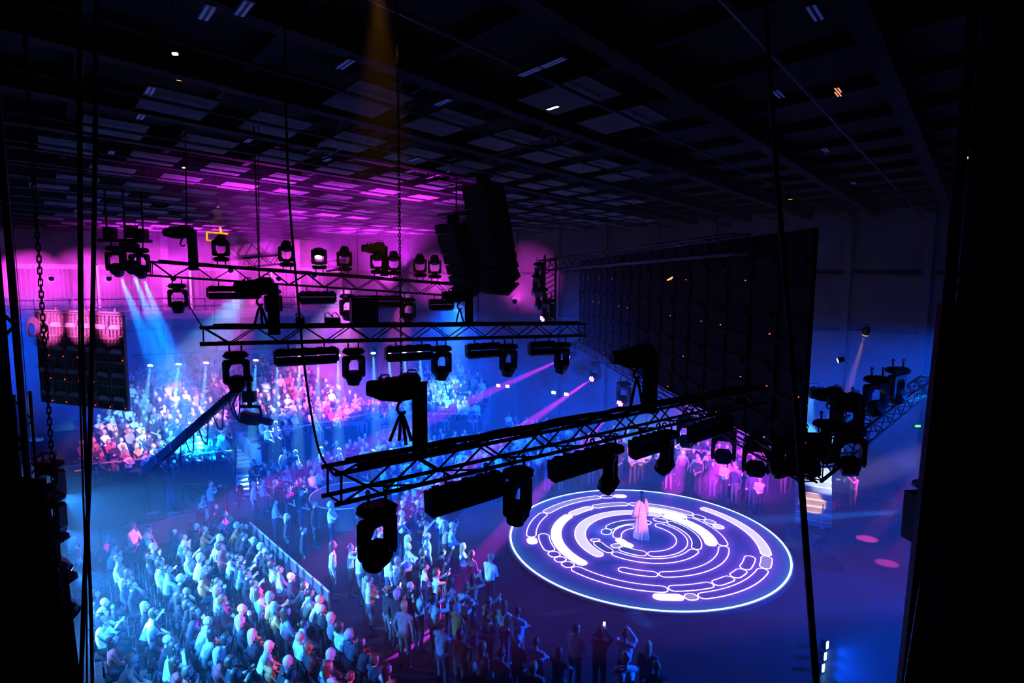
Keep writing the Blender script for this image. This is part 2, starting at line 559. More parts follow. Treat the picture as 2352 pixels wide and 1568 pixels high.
def link(name, me, parent=None, M=None):
    o = bpy.data.objects.new(name, me)
    COL.objects.link(o)
    if parent is not None: o.parent = parent
    if M is not None: o.matrix_local = M
    return o

def tag(o, label=None, cat=None, group=None, kind=None):
    if label: o['label'] = label
    if cat: o['category'] = cat
    if group: o['group'] = group
    if kind: o['kind'] = kind
    return o

def thing(name, label, cat, M=None, group=None):
    o = bpy.data.objects.new(name, None)
    o.empty_display_size = .1
    COL.objects.link(o)
    if M is not None: o.matrix_local = M if isinstance(M, Matrix) else Matrix.Translation(M)
    return tag(o, label, cat, group)

def kids(o): return [c for c in COL.objects if c.parent == o]
def copy_tree(o, label=None, M=None, childmap=None):
    c = o.copy(); COL.objects.link(c)
    if label: c['label'] = label
    if M is not None: c.matrix_local = M
    for ch in childmap if childmap is not None else kids(o):
        d = ch.copy(); COL.objects.link(d); d.parent = c
        for g in kids(ch) if childmap is None else []:
            e = g.copy(); COL.objects.link(e); e.parent = d
    return c

def basis(x, up=Vector((0, 0, 1)), origin=Vector()):
    x = Vector(x).normalized()
    y = Vector(up).cross(x).normalized()
    z = x.cross(y)
    return Matrix.Translation(origin) @ Matrix((x, y, z)).transposed().to_4x4()

_ONES = ['', 'first', 'second', 'third', 'fourth', 'fifth', 'sixth', 'seventh', 'eighth', 'ninth', 'tenth', 'eleventh', 'twelfth', 'thirteenth', 'fourteenth', 'fifteenth', 'sixteenth', 'seventeenth', 'eighteenth', 'nineteenth']
_TENS = ['', '', 'twenty', 'thirty', 'forty', 'fifty', 'sixty', 'seventy', 'eighty', 'ninety']
def ordinal(n):
    if n < 20: return _ONES[n]
    if n >= 100: return 'hundred-' + ordinal(n - 100) if n > 100 else 'hundredth'
    return _TENS[n // 10][:-1] + 'ieth' if n % 10 == 0 else _TENS[n // 10] + '-' + _ONES[n % 10]
ORD = [ordinal(k) for k in range(1, 180)]

# ================================================================ SETTING
floor = MB().box((0, 25, -.1), (110, 90, .2)).build('floor', 'floor_mat')
tag(floor, 'dark arena floor around the glowing round stage', kind='structure')

# walls: back wall behind the far stands, exit wall running towards the camera, two side walls
def wall(name, a, b, h, m, label, t=.3):
    a, b = Vector(a), Vector(b)
    L = (b - a).length
    o = MB().box((L / 2, 0, h / 2), (L, t, h)).build(name, m)
    o.matrix_world = basis(b - a, origin=a)
    tag(o, label, kind='structure')
    return o
CORNER = Vector((-13.1, 46.2, 0))
WB0 = Vector((-50, 25.4, 0))
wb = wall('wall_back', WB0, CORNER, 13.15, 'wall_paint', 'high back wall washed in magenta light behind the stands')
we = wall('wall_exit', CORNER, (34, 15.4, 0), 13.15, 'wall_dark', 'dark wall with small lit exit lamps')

# ceiling deck with two families of beams and hung panels
ceil = MB().box((0, 28, 13.3), (120, 90, .2)).build('ceiling', 'ceiling_deck')
tag(ceil, 'dark ceiling deck crossed by steel beams and hung panels', kind='structure')
d1 = Vector((math.sin(math.radians(38)), math.cos(math.radians(38)), 0))
d2 = Vector((-math.sin(math.radians(38)), math.cos(math.radians(38)), 0))
bm1 = MB().lbox((0, 0, 0), (90, .26, .4))
bm2 = MB().lbox((0, 0, 0), (90, .14, .2))
bm3 = MB().tube([(-45 + 3 * i, 0, 0) for i in range(31)], .03, 5)
n1 = Vector((-d1.y, d1.x, 0)); n2 = Vector((d2.y, -d2.x, 0))
L1 = at(920, 170, 12.75); L1.z = 0
for k in range(-6, 18):
    c = Vector((0, 0, 12.95)) + n1 * (n1.dot(L1) + 2.66 * k) + d1 * 22
    bm1.build('beam', 'beam_paint', ceil, basis(d1, origin=c))
for k in range(-12, 22):
    c = Vector((0, 0, 13.1)) + n2 * (2.0 * k + .6) + d2 * 22
    bm2.build('beam', 'beam_paint', ceil, basis(d2, origin=c))
for k in range(-3, 15):
    c = Vector((0, 0, 12.6)) + n1 * (n1.dot(L1) + 2.66 * k + .9) + d1 * 22
    bm3.build('conduit', 'dark_steel', ceil, basis(d1, origin=c))
pv = [Vector((0, 0, 0)), d1 * 1.05, d1 * 1.05 + d2 * 1.5, d2 * 1.5]
pan = MB().add(pv + [p + Vector((0, 0, .04)) for p in pv], [(3, 2, 1, 0), (4, 5, 6, 7), (0, 1, 5, 4), (1, 2, 6, 5), (2, 3, 7, 6), (3, 0, 4, 7)]).mesh('ceiling_panel', 'ceiling_panel')
npan = 0
for k in range(-1, 16):
    for q in range(-24, 30):
        o_ = n1 * (n1.dot(L1) + 2.66 * k + .55) + d1 * (1.72 * q + .4)
        X, Y = pix((o_.x, o_.y, 12.7)) if o_.y > 2 else (-1, -1)
        if not (60 < X < 1500 and 150 < Y < 575) or npan >= 290: continue
        if X + Y * 1.2 < 430: continue
        npan += 1
        link('ceiling_panel', pan, ceil, Matrix.Translation((o_.x, o_.y, 12.7)))

# ---------------------------------------------------------------- catwalk along the back wall
ub = (CORNER - WB0).normalized()
nb = Vector((ub.y, -ub.x, 0))            # from the back wall towards the hall
cw = thing('catwalk', 'magenta-lit steel catwalk with railing along the high back wall', 'catwalk', basis(ub, origin=WB0 + nb * 1.6))
LW = (CORNER - WB0).length
MB().lbox((LW / 2, 0, 7.55), (LW, 1.1, .12)).build('deck', 'pale_paint', cw)
MB().lbox((LW / 2, -.6, 7.35), (LW, .14, .5)).build('edge_beam', 'pale_paint', cw)
rail = MB().tube([(LW * i / 14, 0, 0) for i in range(15)], .035, 6).mesh('rail', 'galvanised')
for z in (8.05, 8.5): link('rail', rail, cw, Matrix.Translation((0, -.55, z)))
post = MB().tube([(0, 0, 0), (0, 0, 1.0)], .035, 6).mesh('rail_post', 'galvanised')
for k in range(int(LW / 1.8)): link('rail_post', post, cw, Matrix.Translation((.5 + 1.8 * k, -.55, 7.6)))
strut = MB().box((0, 0, 0), (.12, .12, 3.0)).mesh('hanger', 'galvanised')
for k in range(int(LW / 5)): link('hanger', strut, cw, Matrix.Translation((2 + 5 * k, -.3, 9.0)))
# wall panels and columns of the back wall (children of the wall)
wp = MB()
for k in range(6): wp.box((k * .24 - .6, 0, 0), (.16, .06, 2.6))
wpm = wp.mesh('cladding_panel', 'panel_grey')
clm = MB().box((0, 0, 0), (.45, .3, 12.6)).mesh('wall_column', 'pale_paint')
hb = MB().lbox((LW / 2, -.22, 10.4), (LW, .16, .3)).build('wall_rail', 'pale_paint', wb)
hb = MB().lbox((LW / 2, -.22, 6.3), (LW, .16, .24)).build('wall_rail', 'panel_grey', wb)
for k in range(int(LW / 4.2)):
    link('wall_column', clm, wb, Matrix.Translation((1.2 + 4.2 * k, -.25, 6.35)))
    for j in (1.0, 2.6): link('cladding_panel', wpm, wb, Matrix.Translation((1.2 + 4.2 * k + j, -.18, 9.0)))
# exit wall: cladding ribs and rails so that it is not bare
LE = (Vector((34, 15.4, 0)) - CORNER).length
ue = (Vector((34, 15.4, 0)) - CORNER).normalized()
rib = MB().box((0, 0, 0), (.3, .25, 12.8)).mesh('wall_rib', 'wall_dark')
for k in range(int(LE / 3.0)): link('wall_rib', rib, we, Matrix.Translation((1 + 3.0 * k, -.25, 6.45)))
for z in (4.6, 7.6, 10.2): MB().lbox((LE / 2, -.24, z), (LE, .14, .12)).build('wall_rail', 'dark_steel', we)
sm = MB().box((0, 0, 0), (.34, .08, .24)).mesh('lamp_box', 'black_metal')
sl = MB().box((0, 0, 0), (.26, .04, .17)).mesh('lamp_face', 'exit_lamp')
EXL = ['alone beside the cyan-lit stand', 'outer one of the middle pair', 'inner one of the middle pair', 'outer one of the pair nearest the screen', 'nearest the dark screen']
for (px, py), lb in zip(((1050, 874), (1145, 885), (1166, 887), (1272, 901), (1301, 905)), EXL):
    # where the line of sight meets the exit wall face
    o = Vector((0, 0, CAM_Z)); r = ray(px, py, 1) - o
    nE = Vector((-ue.y, ue.x, 0)); q = CORNER - nE * .36
    t = (q - o).dot(nE) / r.dot(nE)
    e = thing('exit_lamp', 'small lit exit lamp on the dark wall, ' + lb, 'exit lamp', basis(ue, origin=o + r * t), 'exit lamps on the dark wall')
    link('lamp_box', sm, e, Matrix.Translation((0, .04, 0))); link('lamp_face', sl, e, Matrix.Translation((0, -.02, 0)))

# ================================================================ STAGE
st = thing('round_stage', 'round stage with glowing white rings and curved light tracks in its floor', 'stage', STAGE - Vector((0, 0, .1)))
MB().lathe([(5.26, 0), (5.26, .07), (5.22, .098)], 96).build('platform', 'stage_board', st)
T = []      # (r0, r1, start, end, fill) in degrees, anticlockwise from +x; fill: w white, l lavender, m mid, d dark
def arc(r0, r1, segs):
    for a, b, f in segs: T.append((r0, r1, min(a, b), max(a, b), f))
arc(4.12, 4.52, [(189, 181, 'w'), (181, 148, 'd'), (148, 104, 'l'), (104, 96, 'd'), (96, 88, 'w')])
arc(4.12, 4.52, [(44, -20, 'k'), (-20, -34, 'l'), (-34, -80, 'd'), (-80, -86, 'l'), (-86, -99, 'w')])
arc(3.62, 4.06, [(176, 199, 'd'), (199, 206, 'd'), (206, 212, 'd'), (212, 219, 'd'), (219, 269, 'd')])
arc(3.58, 3.98, [(269, 293, 'd'), (293, 307, 'd'), (307, 319, 'd'), (319, 337, 'd')])
arc(3.16, 3.57, [(222, 141, 'w'), (141, 118, 'k'), (118, 89, 'l'), (89, 41, 'l'), (41, 31, 'm'), (31, 22, 'l'), (22, 14, 'k')])
arc(2.22, 2.66, [(221, 60, 'k'), (60, -17, 'w')])
arc(2.68, 3.08, [(86, 41, 'w'), (41, -14, 'd'), (-14, -93, 'd'), (-93, -120, 'd')])
arc(1.74, 2.12, [(185, 192, 'd'), (192, 222, 'm'), (222, 329, 'd'), (329, 409, 'm'), (409, 427, 'd')])
arc(1.24, 1.66, [(172, 150, 'm'), (150, 66, 'm')])
arc(1.18, 1.62, [(205, 219, 'l'), (219, 262, 'm'), (262, 420, 'd')])
arc(.84, 1.2, [(235, 187, 'w'), (187, 100, 'd')])
FILL = {'w': (.93, .90, 1.0, 1.5), 'k': (.86, .78, 1.0, 1.05), 'l': (.50, .44, 1.0, .62), 'm': (.10, .10, .75, .35)}
for k, c in FILL.items(): emitter('track_' + k, c[:3], c[3])
emitter('track_line', (1.0, .93, 1.0), 2.6).cycles.emission_sampling = 'NONE'
emitter('ring_line', (1.0, .97, 1.0), 4.0).cycles.emission_sampling = 'NONE'

def sector_outline(r0, r1, a0, a1, n):
    """closed outline of an annular sector with rounded ends"""
    w = (r1 - r0) / 2; rm = (r0 + r1) / 2
    e = min(w, math.radians(a1 - a0) * rm * .35)
    A0, A1 = math.radians(a0) + e / rm, math.radians(a1) - e / rm
    pts = []
    for i in range(n + 1):
        a = A0 + (A1 - A0) * i / n; pts.append((r1 * math.cos(a), r1 * math.sin(a)))
    for j in range(1, 6):
        t = math.pi / 2 - math.pi * j / 6
        a = A1 + e / rm * math.cos(t); r = rm + w * math.sin(t); pts.append((r * math.cos(a), r * math.sin(a)))
    for i in range(n + 1):
        a = A1 + (A0 - A1) * i / n; pts.append((r0 * math.cos(a), r0 * math.sin(a)))
    for j in range(1, 6):
        t = -math.pi / 2 + math.pi * j / 6
        a = A0 - e / rm * math.cos(t); r = rm + w * math.sin(t); pts.append((r * math.cos(a), r * math.sin(a)))
    return pts

LINES = []
for r0, r1, a0, a1, f in T:
    n = max(3, int((a1 - a0) / 4))
    ol = sector_outline(r0, r1, a0, a1, n); k = len(ol)
    inn = sector_outline(r0 + .035, r1 - .035, a0 + math.degrees(.035 / r1), a1 - math.degrees(.035 / r1), n)
    LINES += ol
    tr = MB()
    v = [(x, y, .112) for x, y in ol] + [(x, y, .112) for x, y in inn] + [(x, y, .1) for x, y in ol]
    fs = [(i, (i + 1) % k, k + (i + 1) % k, k + i) for i in range(k)] + [(2 * k + i, 2 * k + (i + 1) % k, (i + 1) % k, i) for i in range(k)]
    tr.add(v, fs)
    t_ = tr.build('light_track', 'track_line', st)
    if f != 'd':
        m_ = MB()
        # fill built as quads between the outer and the inner run
        h = n + 1; q = inn
        m_.add([(x, y, .11) for x, y in q], [tuple(range(k))])
        m_.build('track_fill', 'track_' + f, t_)
rg = MB()
N = 160
for r in (5.085, 5.15): rg.v += [(r * math.cos(2 * math.pi * i / N), r * math.sin(2 * math.pi * i / N), .113) for i in range(N)]
rg.f = [(i, (i + 1) % N, N + (i + 1) % N, N + i) for i in range(N)]; rg.m = [0] * N
rg.build('edge_ring', 'ring_line', st)
# LED surface: deep blue floor picture, the lines' violet glow painted into its emission
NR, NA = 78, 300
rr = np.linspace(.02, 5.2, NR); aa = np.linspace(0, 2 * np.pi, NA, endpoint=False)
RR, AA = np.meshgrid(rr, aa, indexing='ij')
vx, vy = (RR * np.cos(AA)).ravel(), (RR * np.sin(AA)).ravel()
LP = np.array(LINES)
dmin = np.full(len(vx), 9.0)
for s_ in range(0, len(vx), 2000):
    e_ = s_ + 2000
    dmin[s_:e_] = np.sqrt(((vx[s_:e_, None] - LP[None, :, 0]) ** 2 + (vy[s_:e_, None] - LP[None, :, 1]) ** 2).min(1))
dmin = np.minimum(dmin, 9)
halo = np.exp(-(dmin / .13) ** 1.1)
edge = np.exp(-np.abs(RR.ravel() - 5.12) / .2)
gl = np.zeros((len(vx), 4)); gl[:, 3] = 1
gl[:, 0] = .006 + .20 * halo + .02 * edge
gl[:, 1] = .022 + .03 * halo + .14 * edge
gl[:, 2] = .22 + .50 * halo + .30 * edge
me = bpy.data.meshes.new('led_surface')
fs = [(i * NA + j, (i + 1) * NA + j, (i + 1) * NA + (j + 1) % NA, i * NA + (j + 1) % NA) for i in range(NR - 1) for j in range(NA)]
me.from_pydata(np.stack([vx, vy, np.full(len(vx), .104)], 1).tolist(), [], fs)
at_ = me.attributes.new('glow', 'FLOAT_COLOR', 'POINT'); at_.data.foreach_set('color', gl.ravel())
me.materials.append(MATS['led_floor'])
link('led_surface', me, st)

# small second stage behind the truss
s2c = at(800, 1136, .9)
s2 = thing('small_round_stage', 'small dim round stage with a thin pink rim among the crowd', 'stage', Vector((s2c.x, s2c.y, 0)))
MB().lathe([(1.55, 0), (1.55, .86), (1.5, .9)], 48).build('platform', 'tarp', s2)
MB().tube([(1.55 * math.cos(a * math.pi / 24), 1.55 * math.sin(a * math.pi / 24), .9) for a in range(48)], .022, 6, closed=True).build('rim', 'pale_paint', s2)

# ================================================================ STANDS
def unit(v): return Vector(v).normalized()
STANDS = {}
def stand(name, label, P, Q, rows, sp, rise, z0, cut=None):
    """raked seating: front edge P-Q at height z0, rows going back (away from the hall centre)"""
    P, Q = Vector((P.x, P.y, 0)), Vector((Q.x, Q.y, 0))
    u = (Q - P).normalized(); n = Vector((-u.y, u.x, 0))
    L = (Q - P).length
    o = thing(name, label, 'seating stand', basis(u, origin=P))
    o['kind'] = 'structure'
    for r in range(rows):
        z = z0 + rise * r
        grow = 0
        MB().lbox((L / 2, r * sp + sp / 2, z / 2), (L, sp, z), 1.5).build('tier', 'concrete', o)
    MB().tube([(0, -.04, z0 + .95), (L, -.04, z0 + .95)], .03, 6).build('front_rail', 'galvanised', o)
    MB().box((L / 2, -.03, (z0 + .5) / 2), (L, .06, z0 + .5)).build('front_panel', 'black_cloth', o)
    STANDS[name] = (P, u, n, L, rows, sp, rise, z0)
    return o
stand('stand_block', 'raked stand at the far side beside the hanging screen, full of people', at(150, 1120, .7), at(535, 1078, .7), 16, .78, .15, .7)
SB = STANDS.pop('stand_block')
stand('stand_block', 'raked stand between the two lit aisle stairs, washed in magenta', at(600, 1040, 1.5), at(868, 985, 1.5), 14, .78, .16, 1.5)
SD = STANDS.pop('stand_block')
stand('stand_block', 'raked stand next to the dark exit wall, cyan at its edge', at(897, 985, 1.5), at(1105, 990, 1.5), 12, .78, .16, 1.5)
SE = STANDS.pop('stand_block')
stand('stand_block', 'raked stand behind the round stage below the dark screen', at(1490, 1064, .4), at(1848, 1098, .4), 8, .78, .2, .4)
SF = STANDS.pop('stand_block')

def stairs(label, P, u, run, rise, n, width, m, z0=0.0, edge=True):
    """steps climbing along the horizontal direction u from the foot P"""
    o = thing('aisle_stairs', label, 'stairs', basis(u, origin=Vector((P.x, P.y, 0))))
    for k in range(n):
        z = z0 + rise * (k + 1)
        s = MB().box((run * k + run / 2, 0, z / 2), (run, width, z)).build('step', m, o)
        if edge: MB().box((run * k + .03, 0, z + .006), (.06, width * .98, .012)).build('step_edge', 'step_edge', s)
    return o
P, u, n, L, rows, sp, rise, z0 = SB
a = P + u * (L + .9)
stairs('long aisle stairs with pale step edges between the two far stands', a - n * 2.2, n, .39, .105, 34, 1.5, 'concrete')
P, u, n, L, rows, sp, rise, z0 = SD
a = P + u * (L + .55)
stairs('aisle stairs beside the stand next to the exit wall, mostly dark', a - n * 1.0, n, .39, .1, 26, .9, 'concrete', .9)

# ================================================================ RIGGING: trusses
def brace_mesh(bay, s, face, up):
    h = s / 2
    b = MB()
    if face == 'v': a, c = ((0, 0, -h), (bay, 0, h)) if up else ((0, 0, h), (bay, 0, -h))
    else: a, c = ((0, -h, 0), (bay, h, 0)) if up else ((0, h, 0), (bay, -h, 0))
    return b.tube([a, c], .0125 * s / .3, 6).mesh('brace', 'black_metal')
BR = {}
def truss(label, P0, P1, s=.3, bay=.45, cat='truss'):
    P0, P1 = Vector(P0), Vector(P1)
    L = (P1 - P0).length
    o = thing('lighting_truss', label, cat, basis(P1 - P0, origin=P0))
    n = max(2, int(round(L / bay))); bay = L / n; h = s / 2
    ch = MB().tube([(-.06 + (L + .12) * i / 8, 0, 0) for i in range(9)], .025 * s / .3, 8).mesh('chord', 'black_metal')
    for y in (-h, h):
        for z in (-h, h): link('chord', ch, o, Matrix.Translation((0, y, z)))
    ms = {(f, up): brace_mesh(bay, s, f, up) for f in 'vh' for up in (0, 1)}
    for k in range(n):
        for y in (-h, h): link('brace', ms['v', k % 2], o, Matrix.Translation((k * bay, y, 0)))
        for z in (-h, h): link('brace', ms['h', (k + 1) % 2], o, Matrix.Translation((k * bay, 0, z)))
    for x in (0, L):
        ef = MB()
        for y in (-h, h): ef.tube([(x, y, -h), (x, y, h)], .012, 6)
        for z in (-h, h): ef.tube([(x, -h, z), (x, h, z)], .012, 6)
        ef.build('end_frame', 'black_metal', o)
    return dict(o=o, P0=P0, P1=P1, L=L, s=s, u=(P1 - P0).normalized())

TA = truss('near black box truss with moving heads, closest to the camera', ray(768, 1112, 5.9), ray(1740, 905, 11.8))
TB = truss('middle black box truss crossing in front of the far spotlights', ray(467, 771, 11.0), ray(1335, 757, 15.0))
TC = truss('far black box truss carrying upright moving heads before the magenta wall', ray(348, 617, 14.5), ray(1065, 668, 18.0), .33)

def tpos(tr, px, dz=0.0, dy=0.0):
    """point on a truss whose picture column is px"""
    best = min((i / 400 for i in range(401)), key=lambda t: abs(pix(tr['P0'].lerp(tr['P1'], t))[0] - px))
    return tr['P0'].lerp(tr['P1'], best) + Vector((0, 0, dz))
def tbasis(tr, p): return basis(Vector((tr['u'].x, tr['u'].y, 0)), origin=p)

# ---------------------------------------------------------------- moving head
def rounded_rect(w, d, r): 
    x, y = w / 2, d / 2
    return [(-x + r, -y), (x - r, -y), (x, -y + r), (x, y - r), (x - r, y), (-x + r, y), (-x, y - r), (-x, -y + r)]
def mh_meshes():
    m = {}
    c = MB()
    c.tube([(0, 0, -.12), (0, 0, -.03)], .016, 8)
    c.tube([(0, .035 * math.cos(t), .0 + .035 * math.sin(t)) for t in [math.radians(a) for a in range(-110, 200, 30)]], .012, 6)
    m['clamp'] = c.mesh('clamp', 'black_metal')
    b = MB()
    b.prism(rounded_rect(.30, .22, .04), -.12, -.15, top=rounded_rect(.38, .28, .05))
    b.prism(rounded_rect(.38, .28, .05), -.15, -.22, top=rounded_rect(.38, .28, .05))
    b.prism(rounded_rect(.38, .28, .05), -.22, -.25, top=rounded_rect(.26, .22, .06))
    for s in (-1, 1): b.box((s * .2, 0, -.19), (.03, .12, .03))
    m['base'] = b.mesh('base', 'black_plastic')
    y = MB()
    y.lathe([(.09, -.29), (.09, -.25)], 16)
    prof = [(-.215, -.31), (-.215, -.66), (-.185, -.71), (-.15, -.66), (-.15, -.43), (-.10, -.345), (.10, -.345), (.15, -.43), (.15, -.66), (.185, -.71), (.215, -.66), (.215, -.31), (.18, -.27), (-.18, -.27)]
    # U-shaped yoke: outer profile in xz, extruded in y
    v = [(x, -.075, z) for x, z in prof] + [(x, .075, z) for x, z in prof]
    k = len(prof)
    y.add(v, [tuple(range(k)), tuple(range(k, 2 * k))[::-1]] + [(i, k + i, k + (i + 1) % k, (i + 1) % k) for i in range(k)])
    m['yoke'] = y.mesh('yoke', 'black_plastic')
    h = MB()     # head centred on its tilt axis, lens to -z
    h.prism(rounded_rect(.26, .24, .06), .035, .075, top=rounded_rect(.2, .18, .05))
    h.prism(rounded_rect(.28, .27, .05), -.08, .035)
    h.prism(rounded_rect(.28, .27, .05), -.08, -.16, top=rounded_rect(.23, .23, .07))
    h.lathe([(.115, -.2), (.115, -.15)], 20)
    for s in (-1, 1): h.lathe([(.06, -.012), (.06, .012)], 12, Matrix.Translation((s * .145, 0, 0)) @ Matrix.Rotation(math.pi / 2, 4, 'Y'))
    m['head'] = h.mesh('head', 'black_plastic')
    for nm, mt in (('lens', 'lens_dark'), ('lensw', 'lens_white'), ('lensm', 'lens_magenta'), ('lensc', 'lens_cyan')):
        l = MB(); l.lathe([(.1, -.206), (.1, -.198), (.06, -.19)], 20); m[nm] = l.mesh('lens', mt)
    # cluster of small lenses for the wash heads
    w = MB(); w.lathe([(.125, -.19), (.125, -.16)], 20)
    m['face'] = w.mesh('lens_face', 'black_plastic')
    s = MB(); s.lathe([(.028, -.2), (.03, -.188)], 10); m['cell'] = s.mesh('lens', 'lens_magenta')
    return m
MH = mh_meshes()
def moving_head(label, M, tilt=0.0, pan=0.0, lens='lens', group=None, scale=1.0, wash=False):
    o = thing('moving_head', label, 'stage light', M @ Matrix.Scale(scale, 4), group)
    for s in (-1, 1): link('clamp', MH['clamp'], o, Matrix.Translation((s * .1, 0, 0)))
    link('base', MH['base'], o)
    R = Matrix.Rotation(pan, 4, 'Z')
    link('yoke', MH['yoke'], o, R)
    h = link('head', MH['head'], o, R @ Matrix.Translation((0, 0, -.645)) @ Matrix.Rotation(tilt, 4, 'X'))
    if wash:
        link('lens_face', MH['face'], h)
        for k in range(7):
            r = 0 if k == 0 else .075; a = k * math.pi / 3
            link('lens', MH['cell'], h, Matrix.Translation((r * math.cos(a), r * math.sin(a), -.02)))
    else:
        link('lens', MH[lens], h)
    return o
FLIP = Matrix.Rotation(math.pi, 4, 'X')

def light_bar(label, M, L, tilt=.0, group=None):
    o = thing('light_bar', label, 'stage light', M, group)
    for s in (-1, 1):
        link('clamp', MH['clamp'], o, Matrix.Translation((s * L * .28, 0, 0)))
        e = MB(); e.prism([(-.09, -.13), (.09, -.13), (.07, -.38), (-.07, -.38)], -.02, .02, Matrix.Rotation(math.pi / 2, 4, 'Z') @ Matrix.Rotation(math.pi / 2, 4, 'X'))
        e.build('end_bracket', 'black_metal', o, Matrix.Translation((s * L * .49, 0, 0)))
    b = MB(); b.prism(rounded_rect(.14, .11, .025), -L * .47, L * .47, Matrix.Translation((0, 0, -.17)) @ Matrix.Rotation(math.pi / 2, 4, 'Y'))
    for k in range(5): b.box(((k - 2) * L * .2, 0, -.105), (.09, .08, .04))
    b.build('base', 'black_plastic', o)
    h = MB(); h.prism(rounded_rect(.16, .17, .035), -L * .47, L * .47, Matrix.Rotation(math.pi / 2, 4, 'Y'))
    hd = h.build('head', 'black_plastic', o, Matrix.Translation((0, 0, -.345)) @ Matrix.Rotation(tilt, 4, 'X'))
    l = MB(); l.box((0, 0, -.083), (L * .9, .07, .012)); l.build('lens', 'lens_dark', hd)
    return o

def hang(tr, px, drop=None): 
    h = tr['s'] / 2
    return tbasis(tr, tpos(tr, px, -h - .03))
def sit(tr, px):
    h = tr['s'] / 2
    return tbasis(tr, tpos(tr, px, h + .03)) @ FLIP
def camface(tr, px):
    """pan that turns a fixture's broad side to the camera"""
    p = tpos(tr, px); a = math.atan2(p.y, p.x) + math.pi / 2
    t = math.atan2(tr['u'].y, tr['u'].x)
    return -(a - t) + math.pi

for px, tl, pn, lb in ((866, .45, .25, 'at the near end of the closest truss'), (1190, .2, .2, 'second from the near end under the closest truss'),
                  (1405, .5, .5, 'third from the near end under the closest truss'), (1535, .6, .4, 'fourth under the closest truss, beside the pink beam')):
    moving_head('black moving head hanging ' + lb, hang(TA, px), tl, pn, group='moving heads under the closest truss')
def bar_on(tr, x0, x1, label, tilt=.2, group=None):
    a, b = tpos(tr, x0), tpos(tr, x1)
    h = tr['s'] / 2
    return light_bar(label, tbasis(tr, (a + b) / 2 + Vector((0, 0, -h - .03))), (b - a).length, tilt, group)
for x0, x1, lb in ((985, 1150, 'between the two nearest moving heads of the closest truss'), (1268, 1385, 'in the middle of the closest truss'), (1455, 1528, 'towards the far end of the closest truss'), (1590, 1680, 'at the dark far end of the closest truss')):
    bar_on(TA, x0, x1, 'long black light bar hanging ' + lb, .15, 'light bars under the closest truss')
for px, tl, pn, lb in ((540, .1, .3, 'largest, at the near end under the middle truss'), (812, .1, .3, 'second under the middle truss, above the stand'),
                       (1013, .1, .25, 'third under the middle truss'), (1168, .2, .3, 'fourth under the middle truss, above a lit exit lamp'), (1292, .3, .4, 'last under the middle truss beside the dark screen')):
    moving_head('black moving head, ' + lb, hang(TB, px), tl, pn, group='moving heads under the middle truss', scale=1.05)
for x0, x1, lb in ((628, 775, 'first and widest under the middle truss'), (884, 990, 'second under the middle truss'), (1072, 1150, 'third under the middle truss'), (1217, 1275, 'fourth under the middle truss by the dark screen')):
    bar_on(TB, x0, x1, 'black light bar, ' + lb, .1, 'light bars under the middle truss')
for px, lb in ((405, 'first'), (625, 'second, behind the hoist'), (798, 'third'), (937, 'fourth')):
    moving_head('small black moving head, %s hanging under the far truss' % lb, hang(TC, px), .1, .2, group='moving heads under the far truss')
for x0, x1, lb in ((472, 598, 'first'), (685, 770, 'second'), (848, 925, 'third'), (985, 1040, 'fourth, beside the speaker column')):
    bar_on(TC, x0, x1, 'thin black light bar, %s under the far truss' % lb, .1, 'light bars under the far truss')
for px, tl, lb, ln in ((510, -.5, 'first standing on the far truss', 'lens'), (660, -.4, 'second standing on the far truss, dim', 'lens'), (735, 2.6, 'blazing white on the far truss', 'lensw'),
                   (793, -.5, 'fourth standing on the far truss, next to the blazing one', 'lens'), (868, .9, 'fifth on the far truss, beside the small hoist', 'lens'), (905, -.4, 'sixth standing on the far truss', 'lens'),
                   (965, .8, 'seventh standing on the far truss', 'lens'), (998, -.4, 'eighth on the far truss, nearest the speaker column', 'lens')):
    o = moving_head('upright moving head, ' + lb, sit(TC, px), tl, .3, ln, 'upright moving heads on the far truss', .92)
    if ln == 'lensw':
        p = tpos(TC, px, .75)
        spot('head_beam', p, p + Vector((.6, 2.2, -3)), (.75, .75, 1.0), K(5), 42, .6, .1, o)

# cables lying on the trusses
def cable(label, pts, r, name='cable', n=6, cat='cable', group=None):
    # smooth the polyline (Catmull-Rom)
    P = [Vector(p) for p in pts]
    out = []
    for i in range(len(P) - 1):
        p0, p1, p2, p3 = P[max(i - 1, 0)], P[i], P[i + 1], P[min(i + 2, len(P) - 1)]
        for k in range(8):
            t = k / 8
            out.append(.5 * ((2 * p1) + (-p0 + p2) * t + (2 * p0 - 5 * p1 + 4 * p2 - p3) * t * t + (-p0 + 3 * p1 - 3 * p2 + p3) * t ** 3))
    out.append(P[-1])
    o = MB().tube(out, r, n).build(name, 'rubber')
    return tag(o, label, cat, group)
def truss_cable(tr, label, off, r, seed, t0=.02, t1=.98):
    rn = random.Random(seed); h = tr['s'] / 2
    pts = []
    for k in range(26):
        t = t0 + (t1 - t0) * k / 25
        p = tr['P0'].lerp(tr['P1'], t)
        side = Vector((-tr['u'].y, tr['u'].x, 0)).normalized()
        pts.append(p + side * (off + rn.uniform(-.03, .03)) + Vector((0, 0, h + .035 + rn.uniform(0, .02))))
    cable(label, pts, r, 'power_cable')
for tr, nm in ((TA, 'closest'), (TB, 'middle'), (TC, 'far')):
    truss_cable(tr, 'thick black cable run lying on top of the %s truss, camera side' % nm, -.13, .026, 3)
    truss_cable(tr, 'thinner black cable run lying on top of the %s truss, stage side' % nm, .11, .02, 9)

